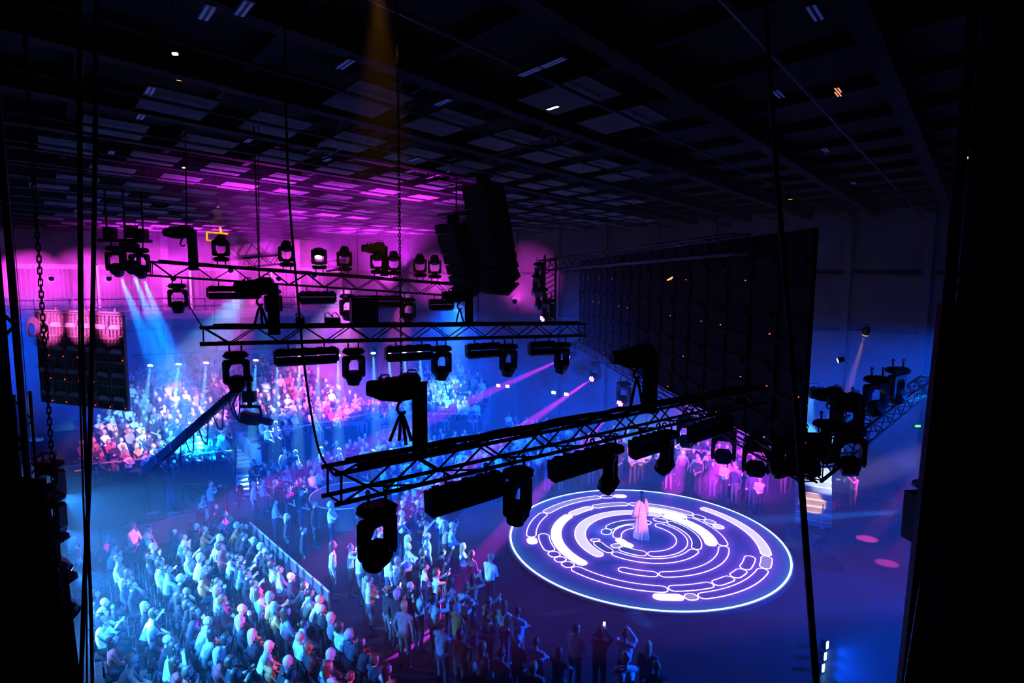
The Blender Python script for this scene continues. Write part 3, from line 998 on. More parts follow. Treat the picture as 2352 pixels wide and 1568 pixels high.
# ---------------------------------------------------------------- chains, hoists, slings
lk = MB()
pp = []
for i in range(12):
    a = 2 * math.pi * i / 12
    pp.append((.0105 * math.cos(a), 0, (.014 if math.sin(a) > 0 else -.014) + .0105 * math.sin(a)))
lk.tube(pp, .0042, 6, closed=True)
LINK = lk.mesh('chain_link', 'black_metal')
def chain(label, top, bottom, scale=1.0, pitch=.036):
    top, bottom = Vector(top), Vector(bottom)
    d = bottom - top; n = int(d.length / (pitch * scale))
    o = thing('hoist_chain', label, 'chain', basis(Vector((0, 1, 0)).cross(-d), up=Vector((0, 1, 0)), origin=top) if False else Matrix.Translation(top))
    q = (-d).to_track_quat('Z', 'Y').to_matrix().to_4x4()
    for k in range(n):
        link('chain_link', LINK, o, Matrix.Translation(d * ((k + .5) / n)) @ q @ Matrix.Rotation(math.pi / 2 * (k % 2), 4, 'Z') @ Matrix.Scale(scale, 4))
    return o

def hoist(label, M, bag_label, s=1.0, bag_h=.62, sling_to=None, sling_label=None):
    """electric chain hoist, origin at its hook; body points along local x"""
    o = thing('chain_hoist', label, 'chain hoist', M @ Matrix.Scale(s, 4))
    b = MB()
    hp = [(-.29, .15), (-.29, .26), (-.20, .325), (-.06, .345), (.03, .385), (.16, .385), (.2, .33), (.2, .14), (-.04, .10), (-.2, .115)]
    k = len(hp)
    v = [(x, -.085, z) for x, z in hp] + [(x, .085, z) for x, z in hp]
    b.add(v, [tuple(range(k)), tuple(range(k, 2 * k))[::-1]] + [(i, k + i, k + (i + 1) % k, (i + 1) % k) for i in range(k)])
    for x in (-.22, -.15, -.08): b.box((x, 0, .335), (.03, .12, .03))
    b.build('body', 'black_metal', o)
    c = MB(); c.lathe([(.075, -.36), (.09, -.32), (.09, -.1), (.1, -.08)], 14, Matrix.Translation((0, 0, .23)) @ Matrix.Rotation(math.pi / 2, 4, 'Y')); c.build('motor_cover', 'black_plastic', o)
    for x, zz in ((-.17, .33), (.11, .38)):
        MB().tube([(x - .05, 0, zz), (x - .04, 0, zz + .045), (x + .04, 0, zz + .045), (x + .05, 0, zz)], .009, 6).build('handle', 'black_metal', o)
    h = MB()
    h.tube([(0, 0, .17), (0, 0, .1), (-.035, 0, .06), (-.05, 0, .01), (-.03, 0, -.035), (.01, 0, -.045), (.04, 0, -.02)], .016, 8)
    h.lathe([(.035, .12), (.045, .15), (.03, .17)], 12)
    h.build('hook', 'black_metal', o)
    bag = thing('chain_bag', bag_label, 'chain bag', M @ Matrix.Scale(s, 4) @ Matrix.Translation((.19, 0, .26)))
    g = MB()
    g.prism(rounded_rect(.16, .18, .03), -bag_h, .02, top=rounded_rect(.15, .16, .03))
    g.build('bag', 'black_cloth', bag)
    MB().tube([(-.075, -.08, .02), (.075, -.08, .02), (.075, .08, .02), (-.075, .08, .02)], .012, 6, closed=True).build('rim', 'black_metal', bag)
    if sling_to:
        sl_ = thing('sling', sling_label, 'sling', M @ Matrix.Scale(s, 4))
        for x, y, z in sling_to: MB().tube([(0, 0, -.03), (x * .35, y * .35, z * .35), (x, y, z)], .017, 6, r1=.02).build('strap', 'black_cloth', sl_)
        MB().lathe([(.02, -.07), (.034, -.05), (.02, -.02)], 10).build('shackle', 'galvanised', sl_)
    return o
# hoist over the closest truss
p = tpos(TA, 925); hk = Vector((p.x, p.y, 0)); 
hk.z = ray(924, 948, p.y * math.cos(PITCH)).z
hoist('black electric chain hoist hanging over the closest truss', basis((1, .1, 0), origin=hk), 'tall black chain bag hanging from the near hoist', 1.0, .72,
      [(-.13, 0, hk.z * 0 - .34), (.10, 0, -.34), (-.04, .1, -.36), (.05, -.1, -.36)], 'four black sling straps spread below the near hoist hook')
chain('black chain rising from the near hoist to the ceiling', Vector((hk.x, hk.y, 12.8)), hk + Vector((0, 0, .36)), 1.0)
p = tpos(TB, 600); hk = p + Vector((0, 0, .62))
hoist('black chain hoist over the near end of the middle truss', basis((1, .2, 0), origin=hk), 'black chain bag beside the middle truss hoist', 1.25, .75,
      [(-.1, 0, -.36), (.1, 0, -.36), (0, .1, -.38)], 'black sling straps on the near end of the middle truss')
chain('thin black chain above the middle truss hoist', Vector((hk.x, hk.y, 12.8)), hk + Vector((0, 0, .45)), 1.3)
p = tpos(TC, 866); hk = p + Vector((0, 0, .75))
hoist('small black chain hoist above the far truss', basis((1, .2, 0), origin=hk), 'black chain bag above the far truss', 1.15, .7)
p = tpos(TB, 1056); hk = p + Vector((0, 0, .55))
hoist('black chain hoist in front of the speaker column', basis((1, .2, 0), origin=hk), 'black chain bag in front of the speaker column', 1.1, .62, [(-.08, 0, -.34), (.08, 0, -.34)], 'short black sling on the far part of the middle truss')
hk = ray(420, 560, 16)
hoist('dark chain hoist hanging under the ceiling above the far truss end', basis((1, .1, 0), origin=hk), 'dark chain bag near the hanging yellow bracket', 1.3, .8)
p = tpos(TA, 1460); hk = p + Vector((0, 0, .7))
hoist('black chain hoist over the far part of the closest truss', basis((1, .3, 0), origin=hk), 'black chain bag before the dark screen', 1.2, .75, [(-.1, 0, -.5), (.12, 0, -.5)], 'black sling on the far part of the closest truss')
for px, py, d, lb in ((1904, 905, 14, 'left one at the right-hand rig by the cyan spotlight'), (1948, 922, 13, 'right one at the right-hand rig by the cyan spotlight')):
    hk = ray(px, py + 28, d)
    hoist('flat black chain hoist, ' + lb, basis((1, -.1, 0), origin=hk), 'dark chain bag, ' + lb, 1.2, .8)

# dark loudspeaker box standing on the middle truss
bx = tbasis(TB, tpos(TB, 835, TB['s'] / 2 + .06))
o = thing('loudspeaker', 'dark loudspeaker box on top of the middle truss', 'loudspeaker', bx)
MB().prism([(-.27, -.2), (.27, -.2), (.23, .2), (-.23, .2)], .0, .52).build('cabinet', 'black_plastic', o)
MB().box((0, -.205, .26), (.46, .02, .46)).build('grille', 'grille', o)
MB().box((0, 0, .555), (.7, .3, .03)).build('top_plate', 'black_metal', o)
for k, (px, lb) in enumerate(((755, 'near the box'), (772, 'touching the box'), (690, 'between hoist and box'))):
    o = thing('junction_box', 'small black connector box on the middle truss, ' + lb, 'connector box', tbasis(TB, tpos(TB, px, TB['s'] / 2 + .05)))
    MB().box((0, 0, .07), (.16, .12, .12), ch=.02).build('body', 'black_plastic', o)
    MB().tube([(-.05, 0, .12), (-.08, 0, .2), (0, .02, .23), (.07, 0, .14)], .012, 6).build('plug_cable', 'rubber', o)

# cables hanging down
cable('black cable curving down to the near end of the closest truss', [ray(654, -60, 5.9), ray(656, 200, 5.9), ray(663, 430, 5.9), ray(680, 640, 5.9), ray(698, 830, 5.9), ray(715, 950, 5.9), ray(735, 1040, 5.9), ray(768, 1092, 5.9)], .0115, 'hanging_cable')
cable('thick black cable hanging in front of the right half of the rig', [ray(1755, -60, 4.2), ray(1772, 240, 4.0), ray(1800, 600, 3.7), ray(1828, 940, 3.4), ray(1853, 1280, 3.1), ray(1874, 1560, 2.9), ray(1880, 1640, 2.85)], .0165, 'hanging_cable')
cable('thickest black cable of the bundle at the dark tower', [ray(221, -60, 3), ray(219, 300, 3), ray(214, 640, 3), ray(209, 900, 3), ray(203, 1150, 3), ray(196, 1300, 3), ray(190, 1450, 3), ray(184, 1620, 3)], .0105, 'hanging_cable')
cable('second black cable of the bundle at the dark tower', [ray(183, -60, 3), ray(186, 420, 3), ray(188, 700, 3), ray(192, 900, 3), ray(199, 1100, 3), ray(203, 1250, 3), ray(209, 1400, 3), ray(213, 1620, 3)], .008, 'hanging_cable')
cable('thin black cable of the bundle at the dark tower', [ray(178, -60, 3.1), ray(180, 500, 3.1), ray(183, 850, 3.1), ray(190, 1100, 3.1), ray(198, 1350, 3.1), ray(200, 1620, 3.1)], .0045, 'hanging_cable')
chain('black lifting chain in front of the hanging screen', Vector((ray(100, 640, 4).x * 1.0, ray(110, 600, 4).y, 12.8)), ray(142, 1400, 4.0), 1.05)
cable('thin dark cable running down from the ceiling to the catwalk end', [ray(425, 100, 12), ray(427, 400, 12), ray(430, 560, 12)], .012, 'hanging_cable')
cable('thin dark wire above the near end of the middle truss', [ray(594, 150, 11), ray(594, 400, 11), ray(596, 640, 11)], .008, 'hanging_cable')
cable('black cable drooping from the far truss to the middle truss', [ray(418, 655, 14.4), ray(430, 690, 13.5), ray(448, 725, 12.5), ray(466, 752, 11.1)], .014, 'hanging_cable')

# ---------------------------------------------------------------- line arrays
def line_array(label, top, bottom, n, w, group):
    o = thing('line_array', label, 'loudspeaker', Matrix.Translation(top), group)
    top, bottom = Vector(top), Vector(bottom)
    d = bottom - top
    h = d.length / n
    cab = MB().prism([(-w / 2, -.35), (w / 2, -.35), (w / 2 * .86, .35), (-w / 2 * .86, .35)], -h * .47, h * .47).mesh('cabinet', 'black_plastic')
    gr = MB().box((0, -.36, 0), (w * .96, .02, h * .86)).mesh('grille', 'black_cloth')
    for k in range(n):
        t = (k + .5) / n
        M = Matrix.Translation(d * t) @ Matrix.Rotation(-.9, 4, 'Z') @ Matrix.Rotation(.12 + .5 * t * t, 4, 'X')
        c = link('cabinet', cab, o, M)
        link('grille', gr, c)
    f = MB().box((0, 0, .25), (w * .9, .5, .08)); f.box((0, 0, .12), (.1, .4, .25)); f.build('flying_frame', 'black_metal', o, Matrix.Rotation(-.9, 4, 'Z'))
    return o
line_array('black line array hanging at the back of the pair', ray(1040, 512, 18), ray(1085, 668, 18), 7, 1.05, 'hanging line arrays')
la = line_array('tall black line array with a grey sloping underside', ray(1110, 425, 16.5), ray(1150, 652, 16.5), 9, 1.1, 'hanging line arrays')
ug = MB()
q = [ray(1106, 674, 16.2), ray(1147, 648, 17.2), ray(1193, 653, 17.0), ray(1168, 679, 16.2)]
q2 = [v + Vector((0, 0, .05)) for v in q]
ug.add(q + q2, [(3, 2, 1, 0), (4, 5, 6, 7), (0, 1, 5, 4), (1, 2, 6, 5), (2, 3, 7, 6), (3, 0, 4, 7)])
ugo = ug.build('underside_grille', 'grille', la, Matrix.Translation(-ray(1110, 425, 16.5)))
for px in (1048, 1108): cable('dark steel cable above the %s line array' % ('back' if px < 1100 else 'tall'), [ray(px, 300, 18), ray(px, 400, 17), ray(px, 430 if px > 1100 else 510, 17)], .02, 'steel_cable')

# ================================================================ VIDEO SCREENS seen from behind
def video_screen(name, label, M, cols, rows, w, h, detail, seed=1):
    o = thing(name, label, 'video screen', M)
    rn = random.Random(seed)
    fr = MB()
    t = .035
    for x in (t / 2, w - t / 2): fr.box((x, 0, h / 2), (t, .07, h * .985))
    for z in (t / 2, h - t / 2): fr.box((w / 2, 0, z), (w * .985, .07, t))
    fr.box((w / 2, .04, h / 2), (w * .985, .03, h * .985))
    if detail:
        for k in range(1, 4): fr.box((w * k / 4, .0, h / 2), (.022, .05, h * .9))
        for k in range(1, 6): fr.box((w / 2, .01, h * k / 6), (w * .8, .025, .03))
    fm = fr.mesh('panel', 'panel_grey' if detail else 'screen_back')
    bxm = MB().prism([(-w * .36, -.06), (w * .36, -.06), (w * .36, .03), (w * .24, .08), (-w * .24, .08), (-w * .36, .03)], -.05, .03, Matrix.Translation((w / 2, -.03, h * .47)) @ Matrix.Rotation(math.pi / 2, 4, 'X')).mesh('power_box', 'box_grey' if detail else 'screen_back')
    hd = MB().tube([(w * .04, -.04, h * .5), (w * .04, -.1, h * .52), (w * .04, -.1, h * .7), (w * .04, -.04, h * .72)], .012, 6).mesh('handle', 'galvanised' if detail else 'black_metal')
    ld = MB().box((w * .86, -.05, h * .12), (.022, .02, .022)).mesh('status_light', 'led_red')
    for c in range(cols):
        for r in range(rows):
            p = link('panel', fm, o, Matrix.Translation((c * w, 0, -(r + 1) * h)))
            link('power_box', bxm, p)
            if detail: link('handle', hd, p)
            if rn.random() < (.9 if detail else .4): link('status_light', ld, p)
    return o
a, b = ray(82, 722, 19.5), ray(283, 716, 18.2)
u = Vector((b.x - a.x, b.y - a.y, 0)); wd = u.length / 6
hh = (a.z - ray(283, 957, 18.2).z) / 4
video_screen('video_screen', 'back of a hanging video screen, its top row of panels lit pink', basis(u, origin=Vector((a.x, a.y, (a.z + b.z) / 2))), 6, 4, wd, hh, True)
vs_mid = (a + b) / 2; vs_h = hh; vs_u = u.normalized()
# clamps on the screen's top edge
tb = thing('screen_bumper', 'steel hanging bar with lugs along the pink-lit screen top', 'hanging bar', basis(u, origin=Vector((a.x, a.y, (a.z + b.z) / 2 + .03))))
MB().box((u.length / 2, 0, .03), (u.length, .08, .05)).build('bar', 'galvanised', tb)
lug = MB().prism([(-.05, 0), (.05, 0), (.03, .11), (-.03, .11)], -.02, .02, Matrix.Rotation(math.pi / 2, 4, 'X')).mesh('lug', 'galvanised')
for k in range(6): link('lug', lug, tb, Matrix.Translation(((k + .5) * wd, 0, .05)))
# coil of cable at its end
cl = thing('cable_coil', 'coiled cable hanging at the end of the pink-lit screen', 'cable', Matrix.Translation(ray(80, 750, 19)))
for k in range(5): MB().tube([(.2 * (1 - .08 * k) * math.cos(t * math.pi / 12), -.05 - .02 * k, .3 * (1 - .05 * k) * math.sin(t * math.pi / 12) - .02 * k) for t in range(24)], .018, 6, closed=True).build('coil', 'tarp', cl)
# strip lamp and pink tube light below it
tl = thing('tube_light', 'slim pink-lit vertical pole with a small clamp lamp at its foot', 'stage light', Matrix.Translation(ray(73, 1008, 17)))
MB().tube([(0, 0, .05), (-.04, 0, 1.25)], .022, 8).build('pole', 'pale_paint', tl)
MB().tube([(-.04, 0, 1.25), (-.04, 0, 13.2 - ray(73, 1008, 17).z)], .01, 5).build('hanging_cable', 'black_metal', tl)
MB().lathe([(.06, -.28), (.07, -.2), (.07, .25), (.05, .3)], 12, Matrix.Rotation(math.pi / 2, 4, 'Y')).build('lamp_body', 'pale_paint', tl)
for x in (-.15, .1): MB().box((x, 0, .07), (.1, .08, .08), ch=.01).build('clamp', 'pale_paint', tl)

# big dark screen over the stage (its back is towards the camera), hung from z 10.7 down to 6.5
q0, q1 = at(1330, 785, 6.5), at(1842, 1062, 6.5)
uq = (q1 - q0); LQ = uq.length; uq.normalize()
video_screen('video_screen', 'huge dark video screen hanging over the stage with tiny red lights', basis(uq, origin=Vector((q0.x, q0.y, 10.9))), 18, 4, LQ / 18, 1.1, False, 4)
TQ = truss('black truss along the lower edge of the huge dark screen', Vector((q0.x, q0.y, 6.35)) - uq * .5, Vector((q1.x, q1.y, 6.35)) + uq * .2, .3, .6)
TR = truss('black truss rising from the dark screen corner to the right', Vector((q1.x, q1.y, 6.5)) + uq * .3, at(2130, 880, 6.7), .4, .6)
TS = truss('black truss hanging over the end of the dark screen', at(1255, 640, 9.5) if False else ray(1250, 610, 24), ray(1700, 560, 13), .4, .7)

# wash heads under the dark screen's lower edge
def aimed_head(label, p, target, color=None, kw=0, angle=7, wash=True, lens='lensm', group=None, scale=1.15, blend=.3):
    """moving head hung so that its head sits at p and its lens looks at target"""
    p, target = Vector(p), Vector(target)
    d = (target - p).normalized()
    pan = math.atan2(d.x, -d.y) + math.pi          # local -z tilted towards +y after tilt about x
    tilt = math.atan2(math.hypot(d.x, d.y), -d.z)
    o = moving_head(label, Matrix.Translation(p + Vector((0, 0, .645 * scale))), tilt, pan, lens, group, scale, wash)
    if color: spot('head_beam', p + d * .27 * scale, target, color, K(kw), angle, blend, .05, o)
    return o
WH = [(1313, 815, (900, 1000, 3.0), 400, 4.4, 'first, at the far end of the dark screen edge'), (1366, 865, (1010, 1112, 2.6), 420, 4.4, 'second along the dark screen edge'),
      (1432, 917, (1060, 1330, 1.0), 330, 4.6, 'third along the dark screen edge'), (1577, 1013, (1545, 1118, 0), 150, 5.2, 'fourth along the dark screen edge, over the far stand'),
      (1661, 1048, (1625, 1122, 0), 100, 5.2, 'fifth along the dark screen edge, over the far stand'), (1736, 1076, (1740, 1130, 0), 20, 5, 'sixth along the dark screen edge, by the stand front')]
for px, py, (tx, ty, tz), kw, an, lb in WH:
    q = min((TQ['P0'].lerp(TQ['P1'], i / 300) for i in range(301)), key=lambda v: abs(pix(v)[0] - px))
    dd = q.y * math.cos(PITCH) - (q.z - CAM_Z) * math.sin(PITCH)
    p = ray(px, py, dd)
    aimed_head('pink wash moving head, ' + lb, p, at(tx, ty, tz), MAGENTA, kw, an, True, 'lensm', 'pink wash heads along the dark screen', 1.35)
for px, py, lb in ((1786, 1068, 'first unlit one at the screen corner'), (1820, 1062, 'second unlit one at the screen corner'), (1862, 1066, 'third unlit one at the screen corner'), (1895, 1035, 'under the corner truss above the lit stairs')):
    p = ray(px, py, 11.6)
    aimed_head('dark moving head, ' + lb, p, p + Vector((.3, -.2, -1)), None, 0, 6, False, 'lens', 'unlit heads at the screen corner')
for i, (px, py, d, lb) in enumerate(((1938, 985, 12.5, 'upper'), (1950, 1060, 11.6, 'lower, largest'), (2010, 930, 14, 'far'), (2058, 905, 15, 'farthest'))):
    p = ray(px, py, d)
    aimed_head('dark moving head hanging at the right-hand truss, %s one' % lb, p, p + Vector((-.3 + .2 * i, -.5, -1)), None, 0, 6, False, 'lens', 'heads at the right-hand truss', 1.3)
for i, (px, py, d, lb) in enumerate(((1240, 640, 23, 'top'), (1236, 668, 22.5, 'second'), (1243, 700, 22, 'third'), (1258, 726, 21.5, 'lowest, glowing pink'))):
    p = ray(px, py, d)
    aimed_head('moving head on the outer end of the dark screen rig, %s one' % lb, p, p + Vector((-1, -.6, -.5)), None, 0, 6, i == 3, 'lens', 'heads at the outer end of the dark screen', 1.2)
cb = thing('rig_ladder', 'black ladder truss at the outer end of the dark screen', 'truss', Matrix.Translation(ray(1262, 745, 22.5)))
for x in (-.2, .2): MB().tube([(x, 0, 0), (x, 0, 2.6)], .04, 6).build('upright', 'black_metal', cb)
rg = MB().tube([(-.2, 0, 0), (.2, 0, .2)], .02, 6).mesh('rung', 'black_metal')
for k in range(12): link('rung', rg, cb, Matrix.Translation((0, 0, .1 + k * .2)))

# ---------------------------------------------------------------- row of small cyan spots in front of the far stands
pm = MB(); pm.lathe([(.13, -.16), (.14, -.12), (.14, .1), (.09, .17)], 16)
PARM = pm.mesh('can', 'black_metal')
PLN = {k: MB().lathe([(.125, -.175), (.125, -.165)], 16).mesh('lens', m_) for k, m_ in (('w', 'lens_white'), ('c', 'lens_cyan'), ('a', 'lens_amber'), ('p', 'lens_magenta'))}
YKM = MB().tube([(-.16, 0, -.02), (-.16, 0, .26), (.16, 0, .26), (.16, 0, -.02)], .014, 6).mesh('bracket', 'black_metal')
def par(label, p, target, color, kw, angle, lens='w', group=None, s=1.0, blend=.3, hangtop=None):
    p, target = Vector(p), Vector(target)
    o = thing('spotlight', label, 'stage light', Matrix.Translation(p) @ Matrix.Scale(s, 4), group)
    q = (target - p).to_track_quat('-Z', 'Y').to_matrix().to_4x4()
    c = link('can', PARM, o, q)
    link('lens', PLN[lens], c)
    link('bracket', YKM, o)
    spot('beam', p + (target - p).normalized() * .25 * s, target, color, K(kw), angle, blend, .05, o)
    return o
ROW = [(346, 832), (411, 829), (474, 826), (588, 820), (638, 816), (688, 813), (731, 811), (776, 809), (857, 804), (893, 803), (928, 801), (963, 799)]
pp0, pp1 = ray(330, 833, 30), ray(985, 798, 31)
pipe = thing('lighting_pipe', 'thin dark pipe carrying the row of small cyan spotlights', 'pipe', Matrix())
MB().tube([pp0 + Vector((-.5, 0, .36)), pp1 + Vector((.5, 0, .36))], .04, 8).build('pipe', 'black_metal', pipe)
for k in range(5):
    q = pp0.lerp(pp1, k / 4) + Vector((0, 0, .36))
    MB().tube([q, Vector((q.x, q.y, 12.9))], .012, 5).build('drop_cable', 'black_metal', pipe)
for i, (px, py) in enumerate(ROW):
    t = (px - 330) / 655
    p = ray(px, py, 30 + t)
    par('small cyan spotlight in the row before the far stands, %s from the hanging screen' % ORD[i], p, p + Vector((.7, -2.6, -4.6)), CYAN, 150, 8, 'w', 'row of cyan spotlights', 1.0, .35)
# wall washers behind the far truss
WW = [(118, 640, 26, 60, 650, 'first, behind the hanging screen'), (250, 640, 25, 190, 655, 'second, beside the black cluster'), (398, 640, 24, 330, 640, 'third, at the truss end'), (530, 621, 24, 470, 640, 'fourth, seen through the truss'),
      (640, 640, 25, 600, 630, 'fifth, behind the hoist'), (722, 632, 25, 700, 625, 'sixth, glowing blue-white through the truss'), (906, 640, 26, 850, 630, 'seventh, glowing through the truss'),
      (1008, 650, 27, 1000, 640, 'eighth, next to the speaker column'), (1182, 692, 24, 1225, 625, 'last, beside the dark screen')]
for i, (px, py, d, tx, ty, lb) in enumerate(WW):
    par('wall-washing lamp behind the far truss, ' + lb, ray(px, py, d), ray(tx, ty, 43), (.95, .05, .85), 50 if i < 8 else 22, 17 if i < 8 else 22, 'w' if i in (5, 6, 7) else 'p', 'wall washers', .7, .95)
for (px, py, d, kw) in ((420, 655, 36, 17), (880, 650, 37, 17), (620, 590, 19, 3), (930, 610, 21, 4), (760, 620, 28, 6)):
    spot('ceiling_fill', ray(px, py, d), Vector((ray(px, py, d).x, ray(px, py, d).y - .5, 13)), MAGENTA, K(kw), 120, .9, .1)  # unseen upward spots added to tint the ceiling panels magenta
# broad blue beam from the black cluster by the catwalk
bp = ray(292, 612, 20)
for k, (dx, dz) in enumerate(((-.35, -.05), (.05, .05), (.3, -.1))):
    aimed_head('black moving head in the cluster above the broad blue beam, %s' % ('outer', 'middle', 'inner')[k], bp + Vector((dx, .1 * k, dz)), ray(410 + 20 * k, 960, 27), AZURE, 330, 10, False, 'lensc', 'cluster above the broad blue beam', 1.4, .5)
MB_ = MB()
cb = thing('hanging_rig', 'black hanging frame holding the cluster above the broad blue beam', 'truss', Matrix.Translation(bp + Vector((0, 0, .85))))
MB().box((0, 0, 0), (1.5, .5, .1)).build('plate', 'black_metal', cb)
for x in (-.6, 0, .6):
    MB().tube([(x, 0, 0), (x, 0, 3.2)], .03, 6).build('hanger', 'black_metal', cb)
for x, z in ((-.5, .25), (.2, .3), (.55, .2)): MB().box((x, 0, z), (.35, .35, .4), ch=.06).build('housing', 'black_plastic', cb)

# right-hand cyan spotlights and side beams
par('bright cyan spotlight between the two flat hoists', ray(1927, 902, 21), at(1905, 1030, 1.5), CYAN, 40, 9, 'w', 'cyan spots over the lit stairs', 1.0)
par('cyan spotlight half hidden behind the screen corner truss', ray(1868, 897, 21), at(1840, 1010, 2), CYAN, 40, 9, 'w', 'cyan spots over the lit stairs', 1.0)
par('small blue spotlight far to the right shooting a thin beam', ray(2195, 890, 17), ray(1800, 1005, 17), AZURE, 420, 3.0, 'c', None, .8)
par('dim blue spotlight beside the right-hand cable shooting a thin beam', ray(1932, 826, 19), ray(1700, 890, 20), AZURE, 180, 2.4, 'c', None, .6)
par('faint magenta spotlight low on the dark right-hand tower', ray(2180, 925, 16), ray(1950, 965, 17), MAGENTA, 1.2, 3, 'c', None, .5)
# side light on the dark right-hand tower
SL1 = aimed_head('black side light on the right-hand tower throwing a wide blue beam over the stage', ray(2122, 1172, 13.5), at(1400, 1215, .4), AZURE, 110, 4.5, False, 'lensc', None, 1.3, .4)
SL2 = aimed_head('lower black side light on the right-hand tower with a faint low beam', ray(2112, 1385, 11), at(1500, 1420, .3), AZURE, 16, 4, False, 'lensc', None, 1.0, .5)

# ---------------------------------------------------------------- left tower with the big blue side lights
twp = ray(60, 1250, 8.5)
tw = thing('light_tower', 'black lighting tower at the edge of the seats', 'truss', Matrix.Translation((ray(40, 1300, 9).x, ray(40, 1300, 9).y, 0)))
for x in (-.9, .1):
    for y in (-.2, .2): MB().tube([(x, y, 0), (x, y, 12.9)], .05, 8).build('chord', 'black_metal', tw)
bm_ = MB().tube([(-.9, 0, 0), (.1, 0, .9)], .025, 6).mesh('brace', 'black_metal')
bn_ = MB().tube([(.1, 0, 0), (-.9, 0, .9)], .025, 6).mesh('brace', 'black_metal')
for k in range(15):
    for y in (-.2, .2): link('brace', bm_ if k % 2 else bn_, tw, Matrix.Translation((0, y, .2 + k * .9)))
cpt = MB(); pts = []
for k in range(41): pts.append((-3.2 + k * .085, .35 + .07 * math.sin(k * 1.1)))
cpt.v = [(x, y, 0) for x, y in pts] + [(x, y + .04, 0) for x, y in pts] + [(x, y, 12.9) for x, y in pts] + [(x, y + .04, 12.9) for x, y in pts]
kk = len(pts)
cpt.f = [(i, i + 1, 2 * kk + i + 1, 2 * kk + i) for i in range(kk - 1)] + [(kk + i + 1, kk + i, 3 * kk + i, 3 * kk + i + 1) for i in range(kk - 1)] + \
        [(0, 2 * kk, 3 * kk, kk), (kk - 1, 2 * kk - 1, 4 * kk - 1, 3 * kk - 1)]
cpt.m = [0] * len(cpt.f)
dr = cpt.build('added_drape', 'black_cloth'); dr.matrix_world = Matrix.Translation((ray(24, 784, 1.3).x - .205, .9, 0))  # sheet added to black out the edge of the frame
tag(dr, 'black drape added to black out the left edge, floor to ceiling', 'drape')
TWL = [(118, 1128, 12.5, (520, 1300, .9), 9, 62, 'topmost'), (120, 1205, 12.2, (420, 1400, .9), 7, 62, 'second from top'), (128, 1300, 11.8, (600, 1500, .9), 7, 66, 'third from top'), (145, 1395, 11.2, (520, 1560, .9), 6, 70, 'lowest')]
TWH = []
for px, py, d, tg, kw, an, lb in TWL:
    p = ray(px, py, d)
    TWH.append(aimed_head('black side light on the seat-side tower pouring blue over the seats, %s' % lb, p, at(*tg), (.02, .24, 1.0), kw * .8, an, False, 'lensc', 'side lights on the seat-side tower', 1.25, .6))
TW2 = Vector((ray(95, 1250, 12.2).x - .15, ray(95, 1250, 12.2).y - .2, 0))
def mount(head, to):
    bpy.context.view_layer.update()
    inv = head.matrix_world.inverted(); a = Vector((0, 0, .02)); z = head.matrix_world.translation.z
    MB().tube([a, inv @ Vector((to.x, to.y, z))], .02, 6).build('mount_arm', 'black_metal', head)
for h_ in TWH: mount(h_, TW2)
tw2 = thing('light_tower', 'slim black tower carrying the blue side lights', 'truss', Matrix.Translation((ray(95, 1250, 12.2).x, ray(95, 1250, 12.2).y, 0)))
for x in (-.55, -.15):
    for y in (-.2, .2): MB().tube([(x, y, 0), (x, y, 7.6)], .03, 8).build('chord', 'black_metal', tw2)
bm2_ = MB().tube([(-.55, 0, 0), (-.15, 0, .5)], .018, 6).mesh('brace', 'black_metal')
for k in range(15):
    for y in (-.2, .2): link('brace', bm2_, tw2, Matrix.Translation((0, y, k * .5)) @ (Matrix.Identity(4) if k % 2 else Matrix.Translation((-.7, 0, 0)) @ Matrix.Scale(-1, 4, (1, 0, 0))))
mf = MB()
mq = [ray(-80, 1085, 7.0), ray(96, 1105, 7.0), ray(128, 1290, 7.0), ray(160, 1430, 7.0), ray(186, 1640, 7.0), ray(-80, 1640, 7.0)]
mf.add(mq + [v + Vector((0, .06, 0)) for v in mq], [tuple(range(6)), tuple(range(6, 12))[::-1]] + [(i, 6 + i, 6 + (i + 1) % 6, (i + 1) % 6) for i in range(6)])
tag(mf.build('added_black_flat', 'black_cloth'), 'slanted black flat added to darken the lower edge beside the seats', 'masking flat')  # black sheet added for the dark mass in the lower corner
# right-hand tower
for h_ in (SL1, SL2): mount(h_, h_.location + Vector((2.0, -.3, 0)))
sp2 = thing('side_pole', 'black floor pole holding the two right-hand side lights', 'pole', Matrix())
for h_ in (SL1, SL2):
    q = h_.location + Vector((2.0, -.3, 0)); MB().tube([Vector((q.x, q.y, 0)), Vector((q.x, q.y, q.z + .1))], .05, 8).build('pole', 'black_metal', sp2)
ptw = [ray(2172, 760, 7), ray(2090, 1640, 5.5)]
rt = thing('light_tower', 'dark tower truss at the right-hand edge', 'truss', Matrix())
b0 = Vector((ray(2215, 1200, 6.2).x, ray(2215, 1200, 6.2).y, 0))
for dx, dy in ((0, 0), (.75, 0), (0, .5), (.75, .5)): MB().tube([b0 + Vector((dx, dy, 0)), b0 + Vector((dx, dy, 12.9))], .06, 8).build('chord', 'black_metal', rt)
bm3_ = MB().tube([(0, 0, 0), (.75, 0, .75)], .028, 6).mesh('brace', 'black_metal'); bn3_ = MB().tube([(.75, 0, 0), (0, 0, .75)], .028, 6).mesh('brace', 'black_metal')
for k in range(18):
    for dy in (0, .5): link('brace', bm3_ if k % 2 else bn3_, rt, Matrix.Translation(b0 + Vector((0, dy, .2 + k * .75))))
dr2 = dr.copy(); dr2.data = dr.data; COL.objects.link(dr2); dr2.matrix_world = Matrix.Translation((4.38, 1.2, 0))  # second added sheet, hides wall and lit haze at the right edge
dr2['label'] = 'black drape added to black out the right edge, floor to ceiling'
mast = thing('leaning_mast', 'dark leaning mast with a thin shiny cable at the right-hand edge', 'mast', Matrix())
